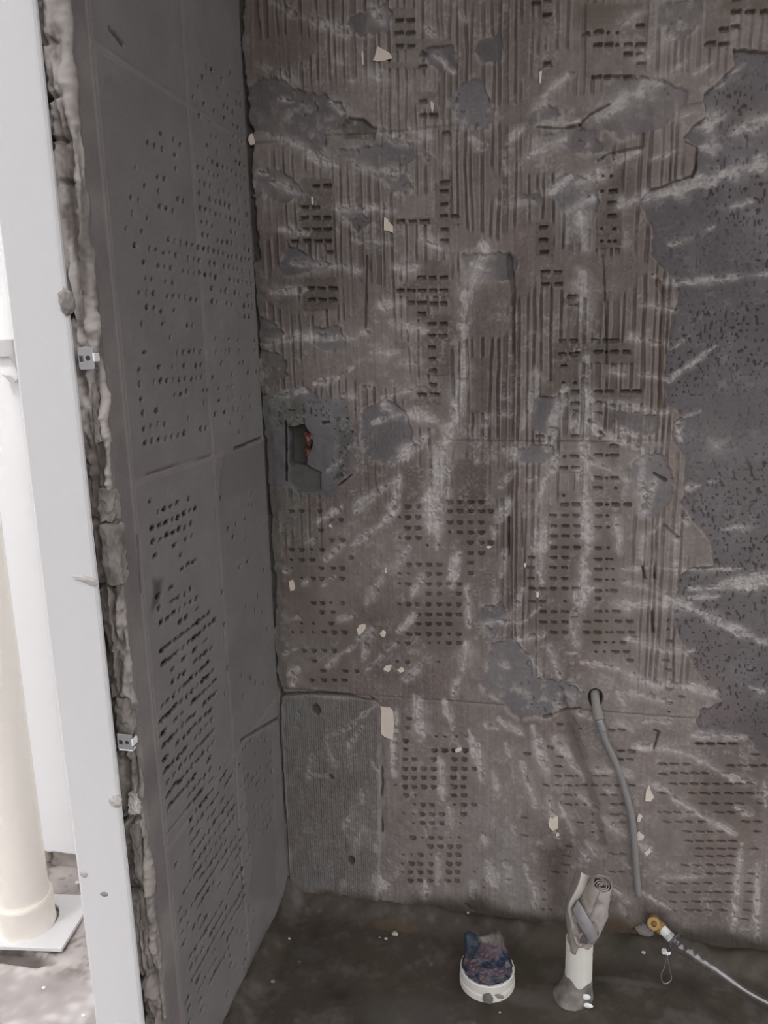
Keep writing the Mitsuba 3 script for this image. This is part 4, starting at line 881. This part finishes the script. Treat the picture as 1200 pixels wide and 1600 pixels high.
# fixing lugs that tie the frame into the wall
for i, (x0, y0, x1, y1) in enumerate([(121, 543, 149, 575), (183, 1146, 209, 1172)]):
    a, b = on_y(x0, y0, -.596), on_y(x1, y1, -.596)
    c, w, h = (a + b) / 2, b[0] - a[0], a[2] - b[2]
    key = numbered('frame_fixing_lug')
    pl = rbox((w, .002, h), .0006, (0, 0, 0))
    pl = pl - m3.Manifold.cube([w * .26, .01, h * .30], True).translate([-w * .30, 0, -h * .04]) - m3.Manifold.cylinder(.01, h * .13, h * .13, 20, True).rotate([90, 0, 0]).translate([w * .12, 0, -h * .02])
    arch = m3.Manifold.cylinder(.002, w * .55, w * .55, 40, True).rotate([90, 0, 0]).translate([0, 0, h * .12])
    if i == 0:
        pl = pl + (arch - m3.Manifold.cube([.1, .1, .1], True).translate([0, 0, -.05 + h * .3])).scale([.86, 1, .70]).translate([.002, 0, h * .14])
    scene_plate = pl.translate([float(c[0]), -.596, float(c[2])])
    scene[key + '__plate'] = mikit.ply(scene_plate, 'mat_galvanised', smooth=30)
    tab = rbox((.003, .012, h * .42), .0006, (c[0] + w * .5, -.592, c[2] + h * .02))
    scene[key + '__bent_tab'] = mikit.ply(tab, 'mat_bright_tab', smooth=30); lab(key + '__bent_tab', 'bright bent tab')
    screw = lathe([(0, 0), (h * .12, 0), (h * .11, .0015), (h * .05, .0022), (0, .0022)], (c[0] + w * .12, -.5940, c[2] - h * .02), 20, [0, -1, 0])
    scene[key + '__screw'] = mikit.ply(screw, 'mat_dark', smooth=30)
    bar = rbox((w * .9, .010, .003), .0008, (c[0], -.592, c[2] - h * .52))
    scene[key + '__lower_flange'] = mikit.ply(bar, 'mat_bright_tab' if i else 'mat_galvanised', smooth=30)
    lab(key, ['upper grey steel fixing lug with a round hole, halfway up beside the white frame', 'lower grey steel fixing lug with a bright folded rim beside the white frame'][i], 'metal bracket')

# ------------------------------------------------------------------ the next room: drain pipe, plate, strap
PC = np.array([-.545, -.205])
pipe = lathe([(.047, .03), (.0535, .03), (.0535, 2.3), (.047, 2.3)], (PC[0], PC[1], 0), 72)
scene['drain_pipe__pipe'] = mikit.ply(pipe, 'mat_pvc_cream', smooth=40)
sock = lathe([(.0535, .085), (.058, .0875), (.0605, .084), (.0612, .078), (.0605, .071), (.0605, .022), (.0615, .018), (.0615, .012), (.050, .012)], (PC[0], PC[1], 0), 72)
scene['drain_pipe__socket'] = mikit.ply(sock, 'mat_pvc_cream', smooth=30)
lab('drain_pipe', 'tall cream plastic drain pipe standing in a socket in the next room', 'pipe')
pl = rbox((.215, .165, .009), .0015, (0, 0, 0)) - m3.Manifold.cylinder(.05, .056, .056, 48, True)
mm = pl.rotate([0, 0, 8]).translate([float(PC[0] + .006), float(PC[1] + .012), .010])
scene['floor_plate'] = mikit.ply(mm, 'mat_white_paint', smooth=30)
lab('floor_plate', 'flat white rectangular plate on the pale floor around the cream pipe', 'plate')
# strap with a hooked end on the white wall
a, b = on_y(-40, 531, -.022), on_y(24, 558, -.022)
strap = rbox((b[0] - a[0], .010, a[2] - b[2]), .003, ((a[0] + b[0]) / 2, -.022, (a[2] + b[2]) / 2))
scene['wall_hook__strap'] = mikit.ply(strap, 'mat_strap_shaded', smooth=35)
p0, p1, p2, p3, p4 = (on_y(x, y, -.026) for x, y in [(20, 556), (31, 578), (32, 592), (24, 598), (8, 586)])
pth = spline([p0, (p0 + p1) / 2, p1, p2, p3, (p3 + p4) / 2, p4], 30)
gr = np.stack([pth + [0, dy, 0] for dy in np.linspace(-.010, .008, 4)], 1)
scene['wall_hook__hook'] = mikit.ply(sheet(gr, .0022), 'mat_strap_shaded', smooth=40)
lab('wall_hook', 'white strap with a curled hooked end on the bright far wall', 'hook')

# ------------------------------------------------------------------ pipes standing in the wet-room floor
SP = np.array([.474, -.160])
st_ = lathe([(.0475, -.01), (.0475, .032), (.0490, .034), (.0525, .034), (.054, .032), (.054, .017), (.0525, .0155), (.0525, .0135), (.055, .0115), (.0555, -.01)], (SP[0], SP[1], 0), 80)
scene['toilet_waste_pipe__collar'] = mikit.ply(st_, 'mat_pvc_white', smooth=30)
for i, (ang, r, hgt, sz) in enumerate([(-84, .058, .010, (.010, .007, .010)), (-62, .0572, .012, (.010, .0018, .005))]):
    c = (SP[0] + r * .965 * math.cos(math.radians(ang)), SP[1] + r * .965 * math.sin(math.radians(ang)), hgt)
    key = add('toilet_waste_pipe__mortar_smear', lump(sz, 80 + i, .35, 3, c), 'mat_mortar_dark' if i == 0 else 'mat_mortar', smooth=60)
lab('toilet_waste_pipe', 'short wide white pipe stub low in the floor, stuffed with a bag', 'pipe')
# the crumpled bag
ico = trimesh.creation.icosphere(subdivisions=6)
v = np.array(ico.vertices)
cr = lambda s, sd: np.abs(meshkit.fbm(v * s + sd, 3, sd) - .5) * 2
fold = cr(2.4, 3) * .55 + cr(5.0, 4) * .30
rad = .0500 * (1.04 - .42 * fold)
spike = lambda dvec, wdt, amt: amt * np.exp(-((1 - v @ (np.asarray(dvec) / np.linalg.norm(dvec))) / wdt) ** 1.0)
pv = v * rad[:, None] * np.array([1, 1, .58])
pv += np.stack([-spike([-.62, .45, .62], .05, .014), spike([-.62, .45, .62], .05, .010), spike([-.62, .45, .62], .05, .026)], -1)
pv += np.stack([spike([-.1, .5, .8], .08, .0), spike([-.1, .5, .8], .08, .004), spike([-.1, .5, .8], .08, .012)], -1)
pv += np.stack([spike([.35, .50, .75], .07, .006), spike([.35, .5, .75], .07, .010), spike([.35, .50, .75], .07, .032)], -1)
pv[:, 2] = np.maximum(pv[:, 2], -.014)
rr = np.hypot(pv[:, 0], pv[:, 1]); lowm = pv[:, 2] < .002
pv[:, :2] *= np.where(lowm & (rr > .0455), .0455 / np.maximum(rr, 1e-6), 1)[:, None]
nb = meshkit.fbm(v * 1.9 + 4, 3, 61)
bc = np.tile(np.array([.060, .058, .085]), (len(v), 1))
bc = mixc(bc, (.105, .072, .088), sstep(.44, .54, nb))
bc = mixc(bc, (.022, .032, .065), sstep(.45, .36, nb))
bc = mixc(bc, (.024, .034, .055), sstep(.05, .5, spike([-.62, .45, .62], .10, 1.0)))
bc = mixc(bc, (.26, .235, .21), sstep(.30, .7, spike([-.05, .50, .80], .06, 1.0)))
bc = mixc(bc, (.10, .078, .066), sstep(.25, .6, spike([.42, .50, .70], .08, 1.0)))
bc = mixc(bc, (.16, .155, .16), sstep(.5, .8, spike([.75, -.1, .5], .03, 1.0)))
bc *= (1.0 - .40 * meshkit.noise(v * 14, 5))[:, None]
pv += [SP[0], SP[1], .032]
scene['stuffed_bag'] = mikit.ply(trimesh.Trimesh(pv, ico.faces, process=False), 'mat_cloth_colored', smooth=True, color=bc)
lab('stuffed_bag', 'crumpled blue and purple bag stuffed into the wide white pipe stub', 'bag')

DP = np.array([.651, -.165])
dp = lathe([(.0215, -.01), (.0255, -.01), (.0255, .128), (.0245, .129), (.0215, .129)], (DP[0], DP[1], 0), 56)
scene['narrow_drain_pipe__pipe'] = mikit.ply(dp, 'mat_pvc_white', smooth=40)
th = np.linspace(0, 2 * np.pi, 60, endpoint=False)
zz = np.linspace(0, 1, 14)
col = []
for t_ in zz:
    top = .046 + .006 * np.sin(th * 2 + 1) + .004 * np.sin(5 * th)
    r0 = .0262 + .004 * (1 - t_) ** 2.2 + .022 * (1 - t_) ** 1.6 * (np.cos(th - math.radians(200)) > -.1) * np.clip(np.cos(th - math.radians(200)) + .1, 0, 1)
    r0 = r0 + .0016 * (meshkit.noise(np.stack([np.cos(th) * 4, np.sin(th) * 4, 0 * th + t_ * 5], -1), 9) - .5)
    col.append(np.stack([DP[0] + r0 * np.cos(th), DP[1] + r0 * np.sin(th), -.006 + t_ * (top + .006)], -1))
col.append(np.stack([DP[0] + .0256 * np.cos(th), DP[1] + .0256 * np.sin(th), col[-1][:, 2] + .0006], -1))
col = np.array(col)
col = np.concatenate([col, col[:, :1]], 1)
vv = col.reshape(-1, 3); na, nb_ = col.shape[:2]
k_ = np.arange(na * nb_).reshape(na, nb_)
q_ = np.stack([k_[:-1, :-1], k_[:-1, 1:], k_[1:, 1:], k_[1:, :-1]], -1).reshape(-1, 4)
cm = np.tile(np.array([.20, .182, .166]), (len(vv), 1)) * (.35 + 1.2 * meshkit.fbm(vv * 70, 3, 8))[:, None]
scene['narrow_drain_pipe__mortar_collar'] = mikit.ply(trimesh.Trimesh(vv, np.vstack([q_[:, [0, 1, 2]], q_[:, [0, 2, 3]]]), process=False), 'mat_cement', smooth=True, color=cm)
for i, (ang, zc, sz) in enumerate([(-60, .022, (.008, .0022, .006)), (-58, .008, (.009, .0026, .005))]):
    rr_ = .0285 + .006 * i
    add('narrow_drain_pipe__white_smear', lump(sz, 90 + i, .3, 3, (DP[0] + rr_ * math.cos(math.radians(ang)), DP[1] + rr_ * math.sin(math.radians(ang)), zc)), 'mat_bright_tab', smooth=60)
lab('narrow_drain_pipe', 'narrow white pipe standing in a mortar collar, plugged with a rolled rag', 'pipe')

# the rolled rag in its mouth
RB = np.array([DP[0], DP[1], .112])
RT = on_y(941, 1384, -.200)
AX = RT - RB; RL = np.linalg.norm(AX); AX /= RL
e1 = np.cross(AX, [0, 0, 1.0]); e1 /= np.linalg.norm(e1); e2 = np.cross(e1, AX)       # e1 to the right as seen, e2 up and back
if e1[0] < 0: e1 = -e1
def roll(turns, r_in, r_out, l0, l1, th0, na=150, nl=26, wob=.0010, seed=1, taper=.30):
    t = np.linspace(0, 1, na)[:, None]; l = np.linspace(0, 1, nl)[None]
    ang = th0 + t * turns * 2 * np.pi
    r = r_in + (r_out - r_in) * t
    r = r * np.interp(l, [0, .15, .35, .60, .82, 1.0], [.78, .92, 1.22, 1.30, 1.06, .72])
    P = RB + (l0 + (l1 - l0) * l)[..., None] * RL * AX + (r * np.cos(ang))[..., None] * e1 + (r * np.sin(ang))[..., None] * e2
    P = P + (meshkit.fbm(P * 75, 2, seed) - .5)[..., None] * wob * 4 * (r[..., None] * np.ones_like(P[..., :1]) / .02)
    return P
rag_col = lambda P, base, sd: np.tile(np.asarray(base), (len(P), 1)) * (.80 + .4 * meshkit.fbm(P * 60, 3, sd))[:, None]
def rag_part(name, P, thick, base, sd, label=None):
    m = sheet(P, thick)
    scene[name] = mikit.ply(m, 'mat_cement', smooth=35 if False else True, color=rag_col(m.vertices, base, sd))
    if label: lab(name, label)
rag_part('rolled_rag__roll', roll(3.1, .0055, .0225, -.10, 1.0, .4, wob=.0026), .0019, (.38, .345, .32), 1)
rag_part('rolled_rag__outer_wrap', roll(.62, .0235, .0275, -.10, 1.04, -.10 * np.pi, 90, 26, .0018, 4), .0022, (.31, .275, .245), 2)
# the loose edge that falls forward on the left, and the fold tucked in front of the roll
edge_px = [(908, 1363, -.190), (905, 1378, -.200), (896, 1398, -.206), (888, 1416, -.205), (891, 1436, -.200), (895, 1456, -.197), (902, 1477, -.196)]
inner_px = [(921, 1368, -.178), (916, 1384, -.192), (906, 1402, -.198), (894, 1419, -.199), (899, 1438, -.196), (901, 1457, -.194), (909, 1476, -.194)]
E1 = spline([on_y(*p) for p in edge_px], 34); E2 = spline([on_y(*p) for p in inner_px], 34)
rag_part('rolled_rag__loose_edge', np.stack([E1 * (1 - t) + E2 * t + np.array([0, -.0022, 0]) * np.sin(np.pi * t) for t in np.linspace(0, 1, 6)], 1), .0026, (.46, .425, .395), 3, 'pale folded edge')
back_px = [(900, 1362, -.165), (893, 1384, -.178), (887, 1404, -.184), (884, 1420, -.184), (885, 1440, -.180), (888, 1458, -.178), (896, 1472, -.180)]
E0 = spline([on_y(*p) for p in back_px], 34)
rag_part('rolled_rag__left_fold', np.stack([E0 * (1 - t) + E1 * t for t in np.linspace(0, 1, 6)], 1), .0022, (.28, .25, .23), 5)
f1 = spline([on_y(*p) for p in [(903, 1406, -.208), (914, 1424, -.226), (924, 1442, -.226), (934, 1464, -.206)]], 24)
f2 = spline([on_y(*p) for p in [(894, 1420, -.206), (903, 1440, -.220), (913, 1458, -.220), (922, 1474, -.204)]], 24)
rag_part('rolled_rag__front_fold', np.stack([f1 * (1 - t) + f2 * t + np.array([0, -.004, 0]) * np.sin(np.pi * t) for t in np.linspace(0, 1, 8)], 1), .0026, (.30, .285, .295), 6, 'lavender grey fold')
f3 = spline([on_y(*p) for p in [(899, 1432, -.205), (903, 1450, -.210), (906, 1472, -.203)]], 16)
f4 = spline([on_y(*p) for p in [(908, 1446, -.211), (914, 1460, -.211), (918, 1474, -.203)]], 16)
rag_part('rolled_rag__inner_fold', np.stack([f3 * (1 - t) + f4 * t for t in np.linspace(0, 1, 5)], 1), .0022, (.16, .128, .135), 7)
g1 = spline([on_y(*p) for p in [(928, 1440, -.212), (934, 1452, -.205), (932, 1470, -.198)]], 16)
g2 = spline([on_y(*p) for p in [(950, 1426, -.196), (942, 1450, -.194), (932, 1468, -.192)]], 16)
rag_part('rolled_rag__tail_fold', np.stack([g1 * (1 - t) + g2 * t for t in np.linspace(0, 1, 6)], 1), .0022, (.34, .315, .30), 8)
lab('rolled_rag', 'rolled grey cloth rag plugging the narrow white pipe', 'rag')

# ------------------------------------------------------------------ hose down the wall
hp = [on_y(x, y, yy) for x, y, yy in [(938, 1132, -.020), (942, 1145, -.021), (946, 1157, -.020), (962, 1192, -.018), (976, 1234, -.017), (986, 1272, -.017), (991, 1315, -.018), (994, 1360, -.020), (998, 1400, -.024)]]
scene['grey_hose__hose'] = mikit.ply(tube(spline(hp, 60), .0068, 16), 'mat_grey_hose', smooth=True)
n0 = np.array(hp[0]); d0 = np.array(hp[2]) - n0; d0 /= np.linalg.norm(d0)
ferr = lathe([(0, -.012), (.0075, -.012), (.0085, -.010), (.0085, .004), (.0096, .005), (.0096, .012), (.0080, .014), (0, .014)], n0, 24, d0)
scene['grey_hose__ferrule'] = mikit.ply(ferr, 'mat_galvanised', smooth=30); lab('grey_hose__ferrule', 'metal ferrule')
lab('grey_hose', 'thin grey flexible water hose hanging down the wall from the outlet', 'hose')
op = [on_y(x, y, yy) for x, y, yy in [(930, 1080, .008), (930, 1090, -.003), (932, 1105, -.010), (936, 1124, -.016)]]
pt = spline(op, 24)
m = tube(pt, np.interp(np.linspace(0, 1, 24), [0, .5, .8, 1], [.0085, .0085, .0105, .0105]), 20)
scene['wall_outlet__nipple'] = mikit.ply(m, 'mat_mortar', smooth=True)
lab('wall_outlet', 'dirty short water outlet pipe sticking out of the hole above the grey hose', 'pipe')

# yellow elbow with its white plug
ec = on_y(1021, 1441, -.020)
key = 'elbow_fitting'
out = lathe([(.0055, .004), (.0055, .020), (.0085, .021), (.0125, .020), (.0135, .016), (.0135, -.012), (0, -.012), (0, .004)], ec, 36, [-.10, -.86, .5])
scene[key + '__socket'] = mikit.ply(out, 'mat_brass', smooth=35)
bore = lathe([(0, .006), (.0055, .006), (.0055, .007), (0, .007)], ec, 24, [-.10, -.86, .5])  # dark disc stands in for the shade inside the bore
scene[key + '__bore'] = mikit.ply(bore, 'mat_dark', smooth=35); lab(key + '__bore', 'dark disc for the shade in the open bore')
pe, pb = on_y(1036, 1453, -.034), on_y(1046, 1463, -.045)
scene[key + '__arm'] = mikit.ply(tube([ec, ec + (pe - ec) * .5, pe], [.0125, .0125, .0120], 28), 'mat_brass', smooth=35)
foot_ = on_y(1008, 1453, -.012)
scene[key + '__root'] = mikit.ply(lump((.017, .012, .012), 33, .3, 4, foot_), 'mat_mortar', smooth=60); lab(key + '__root', 'plaster-caked root')
lab(key, 'yellow brass elbow fitting caked with plaster at the foot of the back wall', 'pipe fitting')
pd = pb - pe; pd /= np.linalg.norm(pd)
m = tube([pe - pd * .004, pe + pd * .010, pb + pd * .004], [.0098, .0098, .0098], 28)
scene['white_nipple'] = mikit.ply(m, 'mat_bright_tab', smooth=35)
lab('white_nipple', 'short white plastic nipple screwed into the yellow elbow', 'pipe fitting')
# clear hose pulled over it, with a dark ring and a tag of film
ring_c = pb + pd * .014
hs = [pb - pd * .004, ring_c, on_y(1072, 1482, -.072), on_y(1092, 1497, -.090), on_y(1116, 1513, -.108), on_y(1150, 1538, -.128), on_y(1200, 1567, -.148), on_y(1290, 1622, -.170)]
hs = [np.array([p[0], p[1], max(p[2], .012)]) for p in hs]
pth = spline(hs, 90)
rad = np.interp(np.linspace(0, 1, 90), [0, .06, .10, .20, .34, .5, 1], [.0105, .0150, .0165, .0130, .0092, .0068, .0068])
rad = rad * (1 + .05 * np.sin(np.arange(90) * 1.3) * (np.arange(90) < 34))
scene['clear_hose__tube'] = mikit.ply(tube(pth, rad, 28, caps=False), 'mat_clear', smooth=True)
tor = trimesh.creation.torus(.0225, .0020, 48, 12)
tor.apply_transform(trimesh.geometry.align_vectors([0, 0, 1], pd)); tor.apply_translation(ring_c)
scene['clear_hose__ring'] = mikit.ply(tor, 'mat_ring', smooth=True); lab('clear_hose__ring', 'dark retaining ring')
k1 = on_y(1041, 1487, -.052)
scene['clear_hose__knot'] = mikit.ply(lump((.0085, .007, .0055), 55, .45, 4, k1), 'mat_bright_tab', smooth=60); lab('clear_hose__knot', 'shiny white knot')
lp = [on_y(x, y, yy) for x, y, yy in [(1042, 1492, -.060), (1045, 1508, -.085), (1048, 1522, -.115), (1046, 1534, -.142), (1039, 1537, -.148), (1034, 1531, -.136), (1037, 1514, -.096), (1039, 1496, -.066)]]
sp = spline(lp, 40)
scene['clear_hose__film_loop'] = mikit.ply(tube(sp, .0011, 8), 'mat_galvanised', smooth=True)
lab('clear_hose', 'transparent plastic hose running from the yellow elbow across the dark floor', 'hose')

# torn red conduit in the cut
cc = on_y(478, 690, .012)
for i, (x0, y0, x1, y1, w) in enumerate([(474, 674, 484, 700, .007), (482, 676, 489, 692, .005), (476, 700, 481, 716, .005)]):
    a, b = on_y(x0, y0, .004), on_y(x1, y1, .002)
    mid = (a + b) / 2 + np.array([.004, -.010, .002])
    pt = spline([a, mid, b], 20)
    ww = w * np.sin(np.linspace(.25, np.pi - .25, 20))
    gr = np.stack([pt + np.array([1, 0, 0]) * (ww * s_)[:, None] + np.array([0, 1, 0]) * (.006 * (s_ ** 2))  + np.array([0, 0, .3]) * (ww * s_)[:, None] for s_ in np.linspace(-1, 1, 7)], 1)
    gr = gr + (meshkit.noise(gr * 260, i)[..., None] - .5) * .004
    add('torn_conduit__shred', sheet(gr, .0014), 'mat_red_plastic', smooth=30)
lab('torn_conduit', 'torn end of red-brown plastic conduit in the cut in the back wall', 'conduit')

# crumbs on the floors
for i, (x, y, r, mat, what, cat) in enumerate([(617, 1458, .0065, 'mat_mortar_light', 'largest pale crumb on the dark floor near the foot of the back wall', 'crumb'), (603, 1465, .0035, 'mat_mortar_light', 'small pale crumb just left of the largest pale crumb', 'crumb'), (426, 1532, .0045, 'mat_mortar', 'grey pebble on the dark floor beside the left wall', 'pebble'), (452, 1466, .003, 'mat_mortar_light', 'tiny pale crumb in the dark corner', 'crumb'),
                                              (1005, 1496, .0045, 'mat_mortar_light', 'pale crumb on the floor behind the clear hose loop', 'crumb'), (731, 1441, .003, 'mat_mortar_light', 'tiny pale crumb above the stuffed pipe stub', 'crumb'), (781, 1579, .0022, 'mat_mortar_light', 'tiny white crumb in front of the stuffed pipe stub', 'crumb'), (593, 1463, .0025, 'mat_mortar', 'tiny grey crumb left of the pale crumbs by the back wall', 'crumb'),
                                              (121, 1378, .006, 'mat_bright_tab', 'white chip on the pale floor beside the far wall', 'chip'), (68, 1541, .004, 'mat_bright_tab', 'small white chip on the pale floor in front of the floor plate', 'chip'), (130, 1585, .004, 'mat_bright_tab', 'white chip on the pale floor closest to the camera', 'chip')]):
    p = on_z(x, y, .004)
    if p[0] > 0:
        iu, iv = np.searchsorted(Fl.us, p[0]), np.searchsorted(Fl.vs, p[1]); z = Fl.h[min(iu, len(Fl.us) - 1), min(iv, len(Fl.vs) - 1)]
    else:
        iu, iv = np.searchsorted(Hf.us, p[0]), np.searchsorted(Hf.vs, p[1]); z = Hf.h[min(iu, len(Hf.us) - 1), min(iv, len(Hf.vs) - 1)]
    key = add('pebble' if cat == 'pebble' else 'plaster_chip' if cat == 'chip' else 'mortar_crumb', lump((r, r * .8, r * .6), 120 + i, .4, 2, (p[0], p[1], z + r * .35)), mat, smooth=False)
    lab(key, what, cat)
